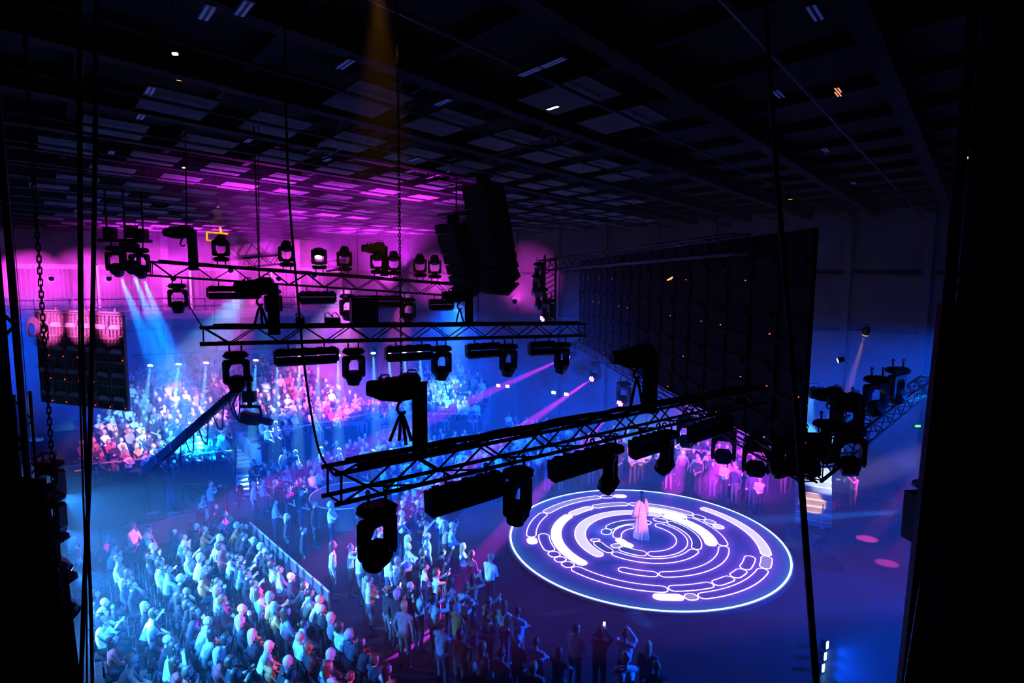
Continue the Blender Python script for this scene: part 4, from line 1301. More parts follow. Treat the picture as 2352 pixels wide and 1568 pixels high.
MB().tube([ray(2185, 700, 6.0), ray(2085, 1640, 5.6)], .12, 10).build('mast', 'black_metal', mast)
MB().tube([ray(2128, 1250, 5.7), ray(2066, 1640, 5.45)], .006, 6).build('cable', 'galvanised', mast)
sp_ = thing('loudspeaker', 'dark loudspeaker hanging on the right-hand tower', 'loudspeaker', Matrix.Translation(ray(2138, 1195, 6.3)))
MB().prism([(-.13, -.2), (.16, -.2), (.2, .2), (-.17, .2)], -.26, .26, ).build('cabinet', 'black_plastic', sp_)
MB().box((0, -.21, 0), (.26, .02, .44)).build('grille', 'black_cloth', sp_)

# ================================================================ FLOOR EQUIPMENT
# camera crane
j0, j1 = ray(335, 1080, 24), ray(575, 868, 17.5)
jb = thing('camera_crane', 'long black camera crane reaching up over the far stand', 'camera crane', Matrix())
dj = (j1 - j0)
Mj = basis(dj, origin=j0)
Lj = dj.length
for k in range(6):
    w = .34 - .03 * k
    MB().box((Lj / 6 * (k + .5), 0, 0), (Lj / 6 * .985, w * .7, w)).build('arm_section', 'black_metal', jb, Mj)
    MB().box((Lj / 6 * k, 0, 0), (.05, w * .85, w * 1.15)).build('joint', 'galvanised' if k in (1, 2) else 'black_metal', jb, Mj)
pd = Vector((j0.x, j0.y, 0))
MB().lathe([(.35, 0), (.35, .1), (.12, .25), (.12, j0.z - .15), (.2, j0.z - .1)], 14, Matrix.Translation(pd)).build('pedestal', 'black_metal', jb)
MB().box(j0 - dj.normalized() * .9, (.6, .5, .5)).build('counterweight', 'black_metal', jb)
MB().tube([j0, j0 - dj.normalized() * 1.2], .12, 8).build('tail', 'black_metal', jb)
for k in range(6):
    t0, t1 = .18 + .13 * k, .28 + .13 * k
    a, b = j0.lerp(j1, t0), j0.lerp(j1, t1)
    m_ = (a + b) / 2 + Vector((.1, 0, -.75 - .1 * (k % 2)))
    MB().tube([a, a.lerp(m_, .6) + Vector((0, 0, -.15)), m_, b.lerp(m_, .6) + Vector((0, 0, -.15)), b], .022, 6).build('cable_loop', 'rubber', jb)
rh = thing('remote_camera', 'black television camera slung under the crane tip', 'camera', Matrix.Translation(j1 + Vector((-.05, 0, -.1))))
MB().tube([(0, 0, .1), (0, 0, -.75)], .07, 10).build('column', 'black_metal', rh)
MB().box((0, 0, -.45), (.36, .26, .3), ch=.04).build('control_box', 'black_plastic', rh)
MB().tube([(-.3, 0, -.75), (.3, 0, -.75), (.34, 0, -1.15)], .05, 8).build('cradle', 'black_metal', rh)
MB().box((.0, 0, -1.1), (.55, .26, .3), Matrix.Rotation(.2, 4, 'Y'), ch=.04).build('camera_body', 'black_plastic', rh)
MB().lathe([(.09, 0), (.11, .2), (.1, .36)], 14, Matrix.Translation((.28, 0, -1.15)) @ Matrix.Rotation(math.pi / 2 + .2, 4, 'Y')).build('camera_lens', 'black_plastic', rh)
MB().tube([(-.25, 0, -.2), (-.5, 0, -.7), (-.35, 0, -1.2), (0, 0, -1.3)], .025, 6).build('cable', 'rubber', rh)

# equipment pen with tarpaulin drapes below the crane
def cloth(label, A, B, Cc, D, n, sag, fold, name='tarpaulin', m='tarp'):
    A, B, Cc, D = map(Vector, (A, B, Cc, D))
    rn = random.Random(len(label)); v = []
    nrm = (B - A).cross(D - A).normalized()
    for i in range(n + 1):
        for k in range(n + 1):
            s, t = i / n, k / n
            p = A.lerp(B, s).lerp(D.lerp(Cc, s), t)
            p = p + Vector((0, 0, -sag * math.sin(math.pi * s) * (1 - .4 * t))) + nrm * fold * (math.sin(9 * s + 4 * t) + .5 * math.sin(21 * s - 7 * t))
            v.append(p)
    f = [(i * (n + 1) + k, (i + 1) * (n + 1) + k, (i + 1) * (n + 1) + k + 1, i * (n + 1) + k + 1) for i in range(n) for k in range(n)]
    b = MB(); b.add(v, f)
    o = b.build(name, m, smooth=True)
    s_ = o.modifiers.new('thickness', 'SOLIDIFY'); s_.thickness = .02
    return tag(o, label, 'tarpaulin')
z1 = 1.25
A_, B_, C_ = at(300, 1208, z1), at(452, 1172, z1), at(378, 1103, 2.3)
cloth('dark tarpaulin draped along the front of the equipment pen', at(230, 1215, z1), B_, at(458, 1232, .05), at(230, 1262, .05), 18, .10, .03)
cloth('slack blue-lit tarpaulin sloping from a post to the pen corner', C_, B_, at(448, 1190, .8), at(385, 1160, .8), 16, .12, .05)
cloth('pale-edged tarpaulin hung on a rail behind the camera operator', at(418, 1113, 1.9), at(520, 1116, 1.9), at(520, 1152, .9), at(440, 1148, .9), 16, .16, .05)
pen = thing('pen_fence', 'dark rail fence around the equipment pen', 'fence', Matrix())
for a, b in ((at(230, 1215, z1), B_), (B_, at(520, 1152, 1.1)), (C_, at(418, 1113, 1.9)), (at(418, 1113, 1.9), at(520, 1116, 1.9))):
    MB().tube([a, b], .025, 6).build('rail', 'black_metal', pen)
for a in (B_, C_, at(418, 1113, 1.9), at(520, 1116, 1.9), at(230, 1215, z1)): MB().tube([Vector((a.x, a.y, 0)), a], .03, 6).build('post', 'black_metal', pen)
desk = thing('control_desk', 'dark equipment desk with small screens inside the pen', 'desk', Matrix.Translation(Vector((*at(390, 1188, .8)[:2], 0))))
MB().box((0, 0, .76), (2.2, .9, .06)).build('top', 'black_plastic', desk)
for x in (-1, 1):
    for y in (-.38, .38): MB().box((x, y, .37), (.06, .06, .74)).build('leg', 'black_metal', desk)
for x, lb in ((-.6, 0), (.1, 0), (.7, 0)): MB().box((x, 0, .88), (.45, .3, .18), ch=.03).build('console', 'panel_grey', desk)

# barrier between the seats and the standing crowd
b0, b1 = at(574, 1200, 1.1), at(756, 1360, 1.1)
ubr = Vector((b1.x - b0.x, b1.y - b0.y, 0)); LB = ubr.length
bar = thing('crowd_barrier', 'long solid blue-lit barrier between the seats and the standing crowd', 'barrier', basis(ubr, origin=Vector((b0.x, b0.y, 0))))
nbp = int(LB / 1.2)
bp_ = MB().box((0, 0, .55), (LB / nbp * .985, .05, 1.08)).mesh('barrier_panel', 'tarp')
bf_ = MB().box((0, -.3, .02), (.05, .6, .04)).mesh('foot', 'dark_steel')
for k in range(nbp):
    link('barrier_panel', bp_, bar, Matrix.Translation(((k + .5) * LB / nbp, 0, 0)))
    link('foot', bf_, bar, Matrix.Translation(((k + .5) * LB / nbp, 0, 0)))
MB().tube([(0, 0, 1.11), (LB, 0, 1.11)], .03, 8).build('top_rail', 'galvanised', bar)

# blue-lit board on the wall below the middle stand
bo = ray(795, 978, 33.5)
board = thing('wall_screen', 'small dim blue screen on the front of the magenta stand', 'screen', basis(SD[1], origin=bo))
MB().box((0, 0, 0), (1.15, .06, .62)).build('frame', 'black_plastic', board)
MB().box((0, -.04, 0), (1.06, .02, .55)).build('display', 'screen_blue', board)

# lit stairs on the right
sf = at(1868, 1207, 0)
rs = stairs('open stairs lit white, cyan and orange beside the stage', sf, Vector((.42, .9, 0)).normalized(), .27, .2, 14, 1.35, 'concrete')
sr = thing('stair_rail', 'thin metal handrail post at the foot of the lit stairs', 'handrail', Matrix.Translation(at(1887, 1212, 0)))
MB().tube([(0, 0, 0), (0, 0, 1.0)], .02, 6).build('post', 'galvanised', sr)
MB().lathe([(.12, 0), (.12, .02)], 12).build('foot_plate', 'galvanised', sr)
top = sf + Vector((1.6, 3.4, 2.0))
par('amber spotlight above the top of the lit stairs', ray(1990, 760, 20), sf + Vector((.3, .8, .5)), (1.0, .5, .15), 26, 7, 'a', None, .8)

# monitors and boxes at the stage edge
def wedge(label, p, rz, s=1.0):
    o = thing('stage_monitor', label, 'loudspeaker', Matrix.Translation(p) @ Matrix.Rotation(rz, 4, 'Z') @ Matrix.Scale(s, 4), 'black monitor boxes at the stage edge')
    MB().prism([(-.3, 0), (.3, 0), (.3, .2), (.05, .48), (-.2, .48), (-.3, .3)], -.35, .35, Matrix.Rotation(math.pi / 2, 4, 'X')).build('cabinet', 'black_plastic', o)
    g = MB().box((0, 0, 0), (.34, .6, .02)).build('grille', 'black_cloth', o, Matrix.Translation((.185, 0, .35)) @ Matrix.Rotation(math.radians(48), 4, 'Y'))
    MB().box((-.3, 0, .3), (.02, .2, .06)).build('handle', 'black_metal', o)
wedge('tall black monitor box beside the cable, nearest the stairs', at(1855, 1268, 0), .4, 1.7)
wedge('black monitor box in the middle of the three by the stage', at(1878, 1290, 0), .2, 1.1)
wedge('rounded black monitor box, outermost of the three by the stage', at(1905, 1300, 0), -.3, 1.2)

# three floor lamps with blue light grazing the floor
fl = MB().box((0, 0, .14), (.12, .16, .26), ch=.02).mesh('body', 'black_plastic'); ff = MB().box((.0, -.085, .15), (.085, .012, .2)).mesh('lens', 'lens_cyan')
for (px, py), lb in zip(((1893, 1489), (1888, 1515), (1883, 1542)), ('farthest from the camera', 'in the middle', 'nearest the camera')):
    p = at(px, py, 0)
    o = thing('floor_lamp', 'small bright floor lamp throwing blue streaks, %s' % lb, 'floor light', Matrix.Translation(p) @ Matrix.Rotation(.5, 4, 'Z'), 'row of floor lamps')
    link('body', fl, o); link('lens', ff, o)
    spot('floor_beam', p + Vector((.12, -.1, .32)), p + Vector((2.2, -.9, -.1)), BLUE, 420, 120, .8, .05, o)

# pink spots on the floor at the right: two heads high on the rig
par('pink spotlight making the upper pink disc on the floor', Vector((17.8, 22, 6)), at(1992, 1237, 0), (1.0, .06, .42), 50, 5.5, 'a', 'pink disc spotlights', .6, .35)
par('pink spotlight making the lower pink disc on the floor', Vector((17.2, 19.5, 6)), at(2038, 1293, 0), (1.0, .06, .42), 36, 5.5, 'a', 'pink disc spotlights', .6, .35)

# ================================================================ CEILING DETAILS
lb_ = MB().box((0, 0, .04), (1.3, .34, .08)).mesh('housing', 'dark_steel')
TBM = {k: MB().box((0, 0, 0), (1.15, .07, .03)).mesh('tube', m_) for k, m_ in (('b', 'tube_blue_sheen'), ('w', 'tube_white'), ('o', 'tube_orange'))}
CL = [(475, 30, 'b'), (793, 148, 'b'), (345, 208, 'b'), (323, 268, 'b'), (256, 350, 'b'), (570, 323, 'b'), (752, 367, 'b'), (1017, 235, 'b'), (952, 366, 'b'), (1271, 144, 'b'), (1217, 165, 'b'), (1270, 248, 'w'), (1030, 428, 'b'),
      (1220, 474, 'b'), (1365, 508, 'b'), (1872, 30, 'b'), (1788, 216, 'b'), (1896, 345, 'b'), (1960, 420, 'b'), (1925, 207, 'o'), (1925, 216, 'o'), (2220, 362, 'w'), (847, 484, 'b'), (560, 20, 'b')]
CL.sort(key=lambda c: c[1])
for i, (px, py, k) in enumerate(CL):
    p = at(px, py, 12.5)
    lbl = {'b': 'unlit twin tube ceiling light with painted blue glow', 'w': 'small lit white ceiling light', 'o': 'orange glowing ceiling strip'}[k]
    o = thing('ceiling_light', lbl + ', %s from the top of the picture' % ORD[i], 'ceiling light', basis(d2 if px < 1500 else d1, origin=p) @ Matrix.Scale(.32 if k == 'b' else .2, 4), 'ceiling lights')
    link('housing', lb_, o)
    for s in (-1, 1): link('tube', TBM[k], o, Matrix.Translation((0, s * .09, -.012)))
for (px, py, d, tx, ty, kw, an, lb) in ((413, 172, 9.5, 440, 560, 2.0, 11, 'small one above the chain side of the ceiling'), (868, -70, 8.0, 880, 420, .7, 17, 'just above the frame over the middle'), (1815, 452, 19, 1862, 980, 5, 2.6, 'thin one in the dark right half')):
    par('amber work light hanging from the ceiling, ' + lb, ray(px, py, d) if py > 0 else at(px, py, 12.4), ray(tx, ty, d + 1.5), AMBER, kw, an, 'a', 'amber work lights', .45, .5)
for px, py, lb in ((402, 122, 'upper'), (422, 384, 'lower')):
    o = thing('work_lamp', 'tiny amber lamp on the ceiling rigging, %s one' % lb, 'lamp', Matrix.Translation(at(px, py, 12.45)))
    MB().box((0, 0, .03), (.08, .06, .06), ch=.01).build('housing', 'black_metal', o); MB().box((0, 0, -.01), (.05, .035, .02)).build('lens', 'lens_warm', o); MB().tube([(0, 0, .05), (0, 0, .78)], .008, 5).build('rod', 'black_metal', o)
# upper rigging trusses under the ceiling
truss('dim truss under the ceiling above the amber glow', ray(720, 335, 14), ray(1010, 165, 9.5), .45, .6)
truss('dim truss under the ceiling above the speaker column', ray(985, 395, 18), ray(1300, 285, 12), .5, .7)
truss('small truss lit magenta before the back wall', ray(566, 603, 33), ray(640, 596, 33), .5, .5)
truss('second small truss lit pink behind the blazing lamp', ray(752, 612, 33), ray(790, 606, 33), .5, .4)
# yellow bracket
yb = thing('hoist_bracket', 'yellow steel bracket hanging under the ceiling beams', 'bracket', Matrix())
for a, b in (((474, 533), (524, 537)), ((474, 552), (528, 556)), ((475, 532), (475, 554)), ((506, 522), (508, 552)), ((510, 535), (506, 553)), ((505, 523), (511, 540))):
    MB().tube([ray(*a, 20), ray(*b, 20)], .035, 6).build('bar', 'yellow_paint', yb)
par('small amber lamp lighting the yellow bracket', ray(500, 470, 18.5), ray(500, 545, 20), (1.0, .5, .1), .35, 30, 'a', None, .4)
o = thing('sign_light', 'small green exit light low in the dark right half', 'exit lamp', Matrix.Translation(ray(2108, 978, 22)))
MB().box((0, .05, 0), (.3, .06, .12)).build('housing', 'black_metal', o); MB().box((0, 0, 0), (.18, .04, .07)).build('face', 'led_green', o)
o = thing('work_light', 'short yellow strip light high on the dark rig', 'lamp', basis((1, .2, .6), origin=ray(1539, 640, 15)))
MB().box((0, .05, 0), (.2, .05, .05)).build('housing', 'black_metal', o); MB().box((0, 0, 0), (.15, .03, .02)).build('lens', 'lens_amber', o)

# ================================================================ PEOPLE
BODY, FAR, HEADM = {}, {}, {}
for k_, p_ in POSES.items():
    n_, f_, hm_ = make_body(p_, 'person_' + k_)
    for mm in ('skin', 'top_cloth', 'trousers', 'shoes', 'eye'): n_.materials.append(MATS[mm])
    BODY[k_], FAR[k_], HEADM[k_] = n_, f_, hm_
HSTY = ['short', 'long', 'bob', 'curly', 'bun']
HMESH = {s: hair_mesh(s, 'hair') for s in HSTY}
for h_ in HMESH.values(): h_.materials.append(MATS['hair'])
HFAR = {s: hair_mesh(s, 'hair_far', 1) for s in HSTY}
SEATED = ['lap', 'forward', 'crossed', 'chin', 'clap', 'legcross']
STANDING = ['stand', 'clasp', 'film', 'folded', 'raise']
TOPS = [('dark', (.015, .015, .018), 30), ('dark', (.03, .035, .06), 16), ('grey', (.16, .16, .17), 12), ('pale', (.75, .74, .72), 15), ('pale', (.55, .58, .62), 9),
        ('pale blue', (.30, .40, .55), 6), ('reddish', (.40, .05, .05), 5), ('tan', (.45, .32, .2), 4), ('orange', (.65, .22, .06), 2), ('pink', (.65, .3, .35), 3)]
TW_ = [t[2] for t in TOPS]
PEOPLE = []      # dicts: pos, yaw, pose, label, group, dist
def person(pos, yaw, pose, where, group, chair=None, top=None):
    t = top or RND.choices(TOPS, TW_)[0]
    PEOPLE.append(dict(pos=Vector(pos), yaw=yaw, pose=pose, where=where, group=group, chair=chair, top=t,
                       hair=RND.choices(HSTY + ['bald'], [40, 28, 12, 10, 6, 6])[0], s=RND.uniform(.93, 1.06)))
def face(p, q): return math.atan2(q.y - p.y, q.x - p.x) - math.pi / 2

# block A: loose chairs in rows parallel to the barrier
ub_ = ubr.normalized(); nb_ = Vector((ub_.y, -ub_.x, 0))
if nb_.dot(STAGE - b0) > 0: nb_ = -nb_          # away from the stage
for r in range(10):
    seats = 0
    for k in range(-6, 36):
        p = Vector((b0.x, b0.y, 0)) + ub_ * (.2 + .55 * k + .27 * (r % 2)) + nb_ * (.7 + .86 * r) + Vector((RND.uniform(-.07, .07), RND.uniform(-.07, .07), 0))
        X, Y = pix((p.x, p.y, .8))
        if not (150 < X < 1000 and 1160 < Y < 1680): continue
        # the pen keeps the far end of the back rows clear
        if X < 455 and Y < 1235: continue
        if X < 330 and RND.random() < .25: continue
        seats += 1
        if RND.random() < .05: continue
        yaw = face(p, STAGE) + RND.uniform(-.2, .2)
        person(p, yaw, RND.choices(SEATED, [26, 22, 16, 12, 10, 14])[0], '%s row from the barrier, %s seat from pen' % (ORD[r], ORD[seats - 1]), 'people seated on loose chairs beside the barrier', chair=True)
        PEOPLE[-1]['s'] *= 1.07

# standing crowd in rings around the stage
def ring_density(p, X, Y):
    d = 1.0
    if 560 < X < 870 and 1170 < Y < 1420: d = .5        # emptier aisle by the barrier
    if X < 760 and Y < 1170: d = .8
    return d
for i in range(-2, 22):
    R = 7.7 + .78 * i
    n = int(2 * math.pi * R / .62)
    cnt = 0
    for k in range(n):
        a = math.radians(258) - 2 * math.pi * k / n
        if a < math.radians(22): break
        if math.degrees(a) > 225 and R < 8.9: continue
        if i < 0 and not 24 < math.degrees(a) < 150: continue
        p = Vector((STAGE.x + R * math.cos(a), STAGE.y + R * math.sin(a), 0)) + Vector((RND.uniform(-.16, .16), RND.uniform(-.16, .16), 0))
        X, Y = pix((p.x, p.y, 1.0))
        if not (520 < X < 1850 and Y < 1640): continue
        # keep behind the barrier, in front of the stands and off the small stage
        if (p - Vector((b0.x, b0.y, 0))).dot(nb_) > -.45: continue
        if (p - s2['o_'] if False else p - Vector((s2c.x, s2c.y, 0))).length < 1.9: continue
        blocked = False
        for (P, u, nn, L, rows, sp, rise, z0) in (SB, SD, SE, SF):
            q = p - P; t = q.dot(u); w = q.dot(nn)
            if -1.2 < t < L + 1.2 and w > -.5: blocked = True
        if blocked or (p - Vector((sf.x + .5, sf.y + 1.4, 0))).length < 2.2: continue
        q = p - SB[0]; 
        if q.dot(SB[2]) > -2.0 and q.dot(SB[1]) < SB[3] + 2.2: continue
        if (p - Vector((ue.x, ue.y, 0)) * 0 - CORNER).dot(Vector((ue.y, -ue.x, 0))) < 1.0: continue
        if X < 640 and Y < 1190 and X < 540: continue
        if RND.random() > ring_density(p, X, Y) * .9: continue
        cnt += 1
        person(p, face(p, STAGE) + RND.uniform(-.35, .35), RND.choices(STANDING, [34, 26, 16, 18, 6])[0],
               '%s ring out from the stage, %s clockwise' % (ORD[i + 2], ORD[cnt - 1]), 'people standing around the round stage')
# the stands
for S_, nm, dens, st_ in ((SB, 'crane-side stand', .93, .05), (SD, 'middle stand', .9, .05), (SE, 'exit-wall stand', .92, .1), (SF, 'stage-back stand', .9, .2)):
    P, u, nn, L, rows, sp, rise, z0 = S_
    for r in range(rows):
        m_ = int(L / .52); c_ = 0
        for k in range(m_):
            p = P + u * (.3 + .52 * k + .2 * (r % 2)) + nn * (sp * r + .12)
            p.z = z0 + rise * r
            if (p - CORNER).dot(Vector((ue.y, -ue.x, 0))) < .9: continue
            X, Y = pix((p.x, p.y, p.z + .8))
            if not (100 < X < 1900): continue
            c_ += 1
            if RND.random() > dens or (nm.startswith('crane') and X < 175): continue
            stn = RND.random() < st_
            person(p + Vector((RND.uniform(-.05, .05), 0, 0)), face(p, STAGE) + RND.uniform(-.2, .2), RND.choice(STANDING) if stn else RND.choices(SEATED, [30, 15, 22, 10, 13, 10])[0],
                   '%s row of the %s, %s along' % (ORD[r], nm, ORD[c_ - 1]), 'people in the ' + nm)
    bn = MB().lbox((L / 2, 0, 0), (L, .34, .06), 1.5).mesh('bench', 'black_plastic')
    bo_ = [o for o in COL.objects if o.name.startswith('stand_block') and (o.matrix_local.translation - P).length < .01][0]
    for r in range(rows): link('bench', bn, bo_, Matrix.Translation((0, r * sp + .17, z0 + rise * r + .42)))

def depth(p): return p.y * math.cos(PITCH) - (p.z - CAM_Z) * math.sin(PITCH)
vis, off = [], []
for d_ in PEOPLE:
    X, Y = pix(d_['pos'] + Vector((0, 0, 1.1)))
    d_['near'] = depth(d_['pos'])
    (vis if -20 < X < 2370 and Y < 1590 else off).append(d_)
vis.sort(key=lambda d_: d_['near'])
SINGLE, MASS = vis[:292], vis[292:]
POSEW = {'lap': 'seated', 'forward': 'seated, leaning forward', 'crossed': 'seated, arms crossed', 'chin': 'seated, hand at chin', 'clap': 'seated, clapping', 'legcross': 'seated cross-legged'}
# chair
CHM = dict(seat=MB().box((0, 0, .43), (.42, .42, .05), ch=.04).mesh('seat', 'black_plastic'),
           back=MB().box((0, -.22, .72), (.42, .035, .28), ch=.01).mesh('backrest', 'black_plastic'),
           leg=MB().tube([(0, 0, 0), (0, 0, .43)], .012, 6).mesh('leg', 'galvanised'),
           post=MB().tube([(0, 0, .42), (0, -.03, .86)], .012, 6).mesh('back_post', 'galvanised'))
def chair(M, label):
    o = thing('folding_chair', label, 'chair', M, 'loose chairs beside the barrier')
    link('seat', CHM['seat'], o); link('backrest', CHM['back'], o)
    for x in (-.18, .18):
        for y in (-.18, .18): link('leg', CHM['leg'], o, Matrix.Translation((x, y, 0)))
        link('back_post', CHM['post'], o, Matrix.Translation((x, -.19, 0)))
PHB = MB().box((0, 0, 0), (.075, .012, .155), ch=.0).mesh('phone_body', 'black_plastic')
PHS = {k: MB().box((0, -.008, 0), (.066, .004, .14)).mesh('phone_display', m_) for k, m_ in (('on', 'phone_screen'), ('off', 'paper'))}
nph = 0
for d_ in SINGLE:
    M = Matrix.Translation(d_['pos']) @ Matrix.Rotation(d_['yaw'], 4, 'Z') @ Matrix.Scale(d_['s'], 4)
    if d_['chair']:
        chair(Matrix.Translation(d_['pos']) @ Matrix.Rotation(d_['yaw'], 4, 'Z') @ Matrix.Translation((0, .03, .0)), 'dark folding chair, ' + d_['where'])
    o = bpy.data.objects.new('person', BODY[d_['pose']]); COL.objects.link(o)
    o.matrix_world = M
    o.color = (*d_['top'][1], 1)
    w0 = 'seated' if d_['pose'] in SEATED else 'standing'
    tag(o, '%s person in %s top, %s' % (w0, d_['top'][0], d_['where']), 'person', d_['group'])
    if d_['hair'] != 'bald':
        h_ = bpy.data.objects.new('hair', HMESH[d_['hair']]); COL.objects.link(h_)
        h_.parent = o; h_.matrix_local = HEADM[d_['pose']]
    if d_['pose'] == 'film' and nph < 14:
        nph += 1
        ph = thing('phone', 'phone held up by the standing person, %s' % d_['where'], 'phone', M @ Matrix.Translation((0, .43, 1.6)) @ Matrix.Rotation(-.25, 4, 'X'), 'phones held up in the crowd')
        link('phone_body', PHB, ph); link('phone_display', PHS['on' if nph in (2, 6, 11) else 'off'], ph)

# everyone farther away: one mass
def tri_data(me):
    me.calc_loop_triangles()
    n = len(me.loop_triangles); t = np.empty(n * 3, np.int32); me.loop_triangles.foreach_get('vertices', t)
    pi = np.empty(n, np.int32); me.loop_triangles.foreach_get('polygon_index', pi)
    mi = np.empty(len(me.polygons), np.int32); me.polygons.foreach_get('material_index', mi)
    v = np.empty(len(me.vertices) * 3); me.vertices.foreach_get('co', v)
    return v.reshape(-1, 3), t.reshape(-1, 3), mi[pi]
FD = {k: tri_data(m) for k, m in FAR.items()}; HD = {k: tri_data(m) for k, m in HFAR.items()}
VV, TT, CC, off_ = [], [], [], 0
def put(v, t, M, cols):
    global off_
    A = np.array(M)
    VV.append(v @ A[:3, :3].T + A[:3, 3]); TT.append(t + off_); CC.append(cols); off_ += len(v)
for d_ in MASS:
    M = Matrix.Translation(d_['pos']) @ Matrix.Rotation(d_['yaw'], 4, 'Z') @ Matrix.Scale(d_['s'], 4)
    v, t, r = FD[d_['pose']]
    pal = np.array([(*RND.choice(SKIN), 1), (*d_['top'][1], 1), (*RND.choice(PANTS), 1), (.02, .02, .02, 1), (.02, .02, .02, 1)])
    put(v, t, M, pal[r])
    if d_['hair'] != 'bald':
        v, t, r = HD[d_['hair']]
        put(v, t, M @ HEADM[d_['pose']], np.tile(np.array([(*RND.choice(HAIR), 1)]), (len(t), 1)))
V_, T_, C_ = np.concatenate(VV), np.concatenate(TT), np.concatenate(CC)
me = bpy.data.meshes.new('audience_crowd')
me.vertices.add(len(V_)); me.vertices.foreach_set('co', V_.ravel())
me.loops.add(len(T_) * 3); me.loops.foreach_set('vertex_index', T_.ravel().astype(np.int32))
me.polygons.add(len(T_)); me.polygons.foreach_set('loop_start', (np.arange(len(T_)) * 3).astype(np.int32))
me.update(calc_edges=True)
ca = me.attributes.new('tint', 'FLOAT_COLOR', 'FACE'); ca.data.foreach_set('color', C_.ravel().astype(np.float32))
me.polygons.foreach_set('use_smooth', [True] * len(T_))
me.materials.append(MATS['crowd_cloth'])
crowd = link('audience_crowd', me)
tag(crowd, 'distant crowd filling the far stands and the floor behind the stage', 'crowd', kind='stuff')
print('people', len(PEOPLE), 'single', len(SINGLE), 'mass', len(MASS), 'tris', len(T_), 'chairs', sum(1 for d in SINGLE if d['chair']))

# ---------------------------------------------------------------- performer
mat('dress', (.60, .22, .26), .8, scale=8)
mat('dark_hair', (.012, .010, .012), .45)
pose_ = dict(lean=0, handL=(-.25, .06, -.5), handR=(.25, .06, -.5), head=(0, .1), w=.9, short=False)
pb, _, hm_ = make_body(pose_, 'performer')
for mm in ('skin', 'dress', 'dress', 'shoes', 'eye'): pb.materials.append(MATS[mm])
pf = link('performer', pb)
pf.matrix_world = Matrix.Translation((4.98, 21.95, .115)) @ Matrix.Rotation(math.radians(35), 4, 'Z') @ Matrix.Scale(1.03, 4)
pf.color = (.62, .36, .42, 1)
tag(pf, 'person with long dark hair in a flowing pink dress alone on the round stage', 'person')
dv, df = [], []
NS, NZ = 72, 26
for i in range(NZ):
    t = i / (NZ - 1); z = 1.40 - 1.39 * t
    rx = .185 - .03 * math.sin(min(1, t / .3) * math.pi) + .10 * max(0, t - .25) / .75
    ry = .125 + .02 * t + .10 * max(0, t - .25) / .75
    for j in range(NS):
        a = 2 * math.pi * j / NS
        f_ = 1 + (.02 + .09 * t) * math.sin(13 * a + 2 * math.sin(3 * a)) * min(1, t * 3)
        tr_ = .12 * t * t * max(0, -math.sin(a))          # train behind
        dv.append((rx * f_ * math.cos(a), (ry * f_ + tr_) * math.sin(a), z + .05 * t * math.sin(5 * a + 1) * (1 if t < .95 else 0)))
for i in range(NZ - 1):
    df += [(i * NS + j, (i + 1) * NS + j, (i + 1) * NS + (j + 1) % NS, i * NS + (j + 1) % NS) for j in range(NS)]
d_ = MB(); d_.add(dv, df); d_.build('dress', 'dress', pf, smooth=True)
sv = MB()
for s in (-1, 1):
    sv.tube([(s * .17, 0, 1.4), (s * .26, .0, 1.2), (s * .27, .03, 1.0), (s * .29, .05, .82)], .075, 12, r1=.12)
sv.build('sleeves', 'dress', pf, smooth=True)
hr = hair_mesh('long', 'long_hair'); hr.materials.append(MATS['dark_hair'])
for v in hr.vertices:
    if v.co.z < 0: v.co.z *= 1.55; v.co.x *= 1.15; v.co.y = v.co.y * 1.1 - .02
link('hair', hr, pf, hm_)
mk = thing('microphone', 'microphone held by the person in the pink dress', 'microphone', pf.matrix_world @ Matrix.Translation((.27, .12, .88)))
MB().lathe([(.014, -.1), (.02, .06)], 10).build('handle', 'black_plastic', mk); MB().lathe([(.02, .06), (.028, .08), (.026, .11), (.01, .125)], 12).build('head', 'galvanised', mk)

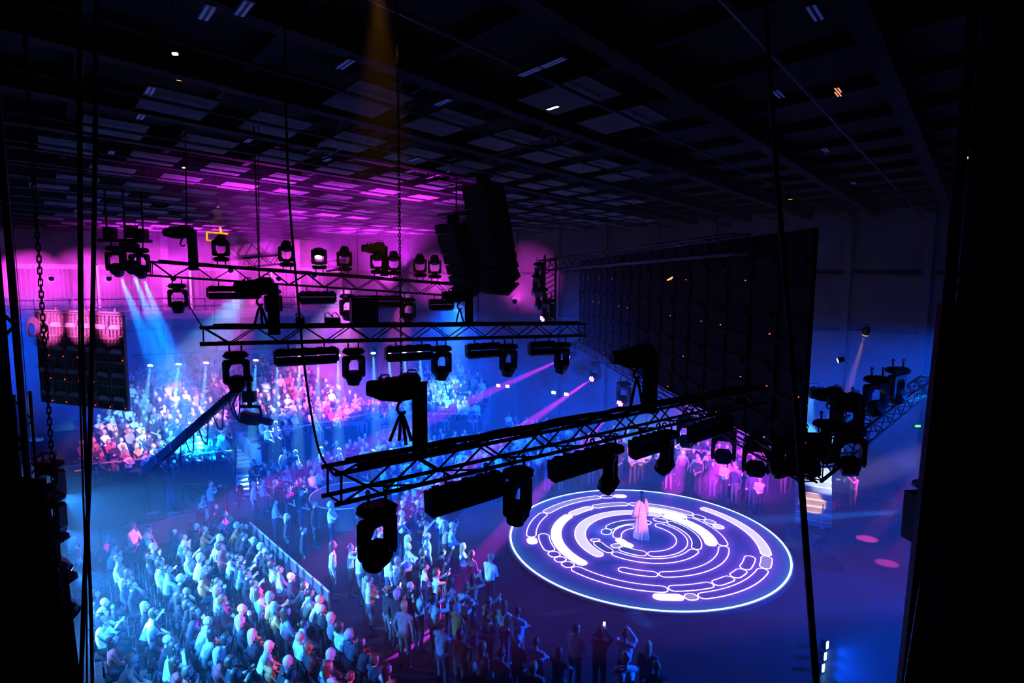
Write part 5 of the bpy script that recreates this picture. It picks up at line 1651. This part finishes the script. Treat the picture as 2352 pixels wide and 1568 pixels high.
# camera operator in the pen and the seated photographer on the right
def single(label, pos, target, pose, hair, top, z=0):
    o = bpy.data.objects.new('person', BODY[pose]); COL.objects.link(o)
    p = Vector(pos); p.z = z
    o.matrix_world = Matrix.Translation(p) @ Matrix.Rotation(face(p, Vector(target)), 4, 'Z')
    o.color = (*top, 1)
    tag(o, label, 'person')
    if hair:
        h = bpy.data.objects.new('hair', HMESH[hair]); COL.objects.link(h); h.parent = o; h.matrix_local = HEADM[pose]
    return o
pl = at(487, 1205, .45)
plat = thing('camera_platform', 'low dark platform under the camera operator', 'platform', Matrix.Translation((pl.x, pl.y, 0)))
MB().box((0, 0, .22), (1.4, 1.4, .44)).build('deck', 'black_plastic', plat)
single('camera operator in grey top standing on the low platform by the pen', pl, STAGE, 'film', 'short', (.35, .36, .38), .45)
ct = thing('video_camera', 'video camera on a tripod in front of the operator by the pen', 'camera', Matrix.Translation((pl.x + .55, pl.y - .1, .44)))
MB().box((0, 0, 1.45), (.5, .16, .2), ch=.03).build('camera_body', 'black_plastic', ct); MB().lathe([(.06, 0), (.08, .25)], 12, Matrix.Translation((.25, 0, 1.45)) @ Matrix.Rotation(math.pi / 2, 4, 'Y')).build('camera_lens', 'black_plastic', ct)
for k in range(3):
    a = k * 2 * math.pi / 3
    MB().tube([(0, 0, 1.35), (.1 * math.cos(a), .1 * math.sin(a), 0)], .018, 6).build('leg', 'black_metal', ct)
pr = at(1957, 1172, 0)
single('person lit pink filming beside the lit stairs', pr, STAGE, 'film', None, (.35, .2, .3))
ct = thing('video_camera', 'small video camera on a tripod beside the pink-lit person', 'camera', Matrix.Translation(at(1935, 1176, 0)))
MB().box((0, 0, 1.45), (.36, .14, .18), Matrix.Rotation(.6, 4, 'Z'), ch=.03).build('camera_body', 'black_plastic', ct); MB().lathe([(.05, 0), (.07, .2)], 12, Matrix.Translation((-.2, 0, 1.45)) @ Matrix.Rotation(-math.pi / 2, 4, 'Y')).build('camera_lens', 'black_plastic', ct)
for k in range(3):
    a = k * 2 * math.pi / 3
    MB().tube([(0, 0, 1.35), (.32 * math.cos(a), .32 * math.sin(a), 0)], .016, 6).build('leg', 'black_metal', ct)

# ================================================================ HAZE
hz = MB().box((0, 27, 6.35), (100, 70, 13.2)).mesh('haze', 'paper')
hm = bpy.data.materials.new('haze'); hm.use_nodes = True
nt = hm.node_tree; nt.nodes.clear()
ou = nt.nodes.new('ShaderNodeOutputMaterial'); vs = nt.nodes.new('ShaderNodeVolumeScatter')
vs.inputs['Density'].default_value = HAZE_DENSITY; vs.inputs['Anisotropy'].default_value = HAZE_G
vs.inputs['Color'].default_value = (1, 1, 1, 1)
nt.links.new(vs.outputs['Volume'], ou.inputs['Volume'])
hz.materials.clear(); hz.materials.append(hm)
ho = link('haze', hz)
tag(ho, 'thin show haze filling the hall and catching the beams', 'haze', kind='stuff')
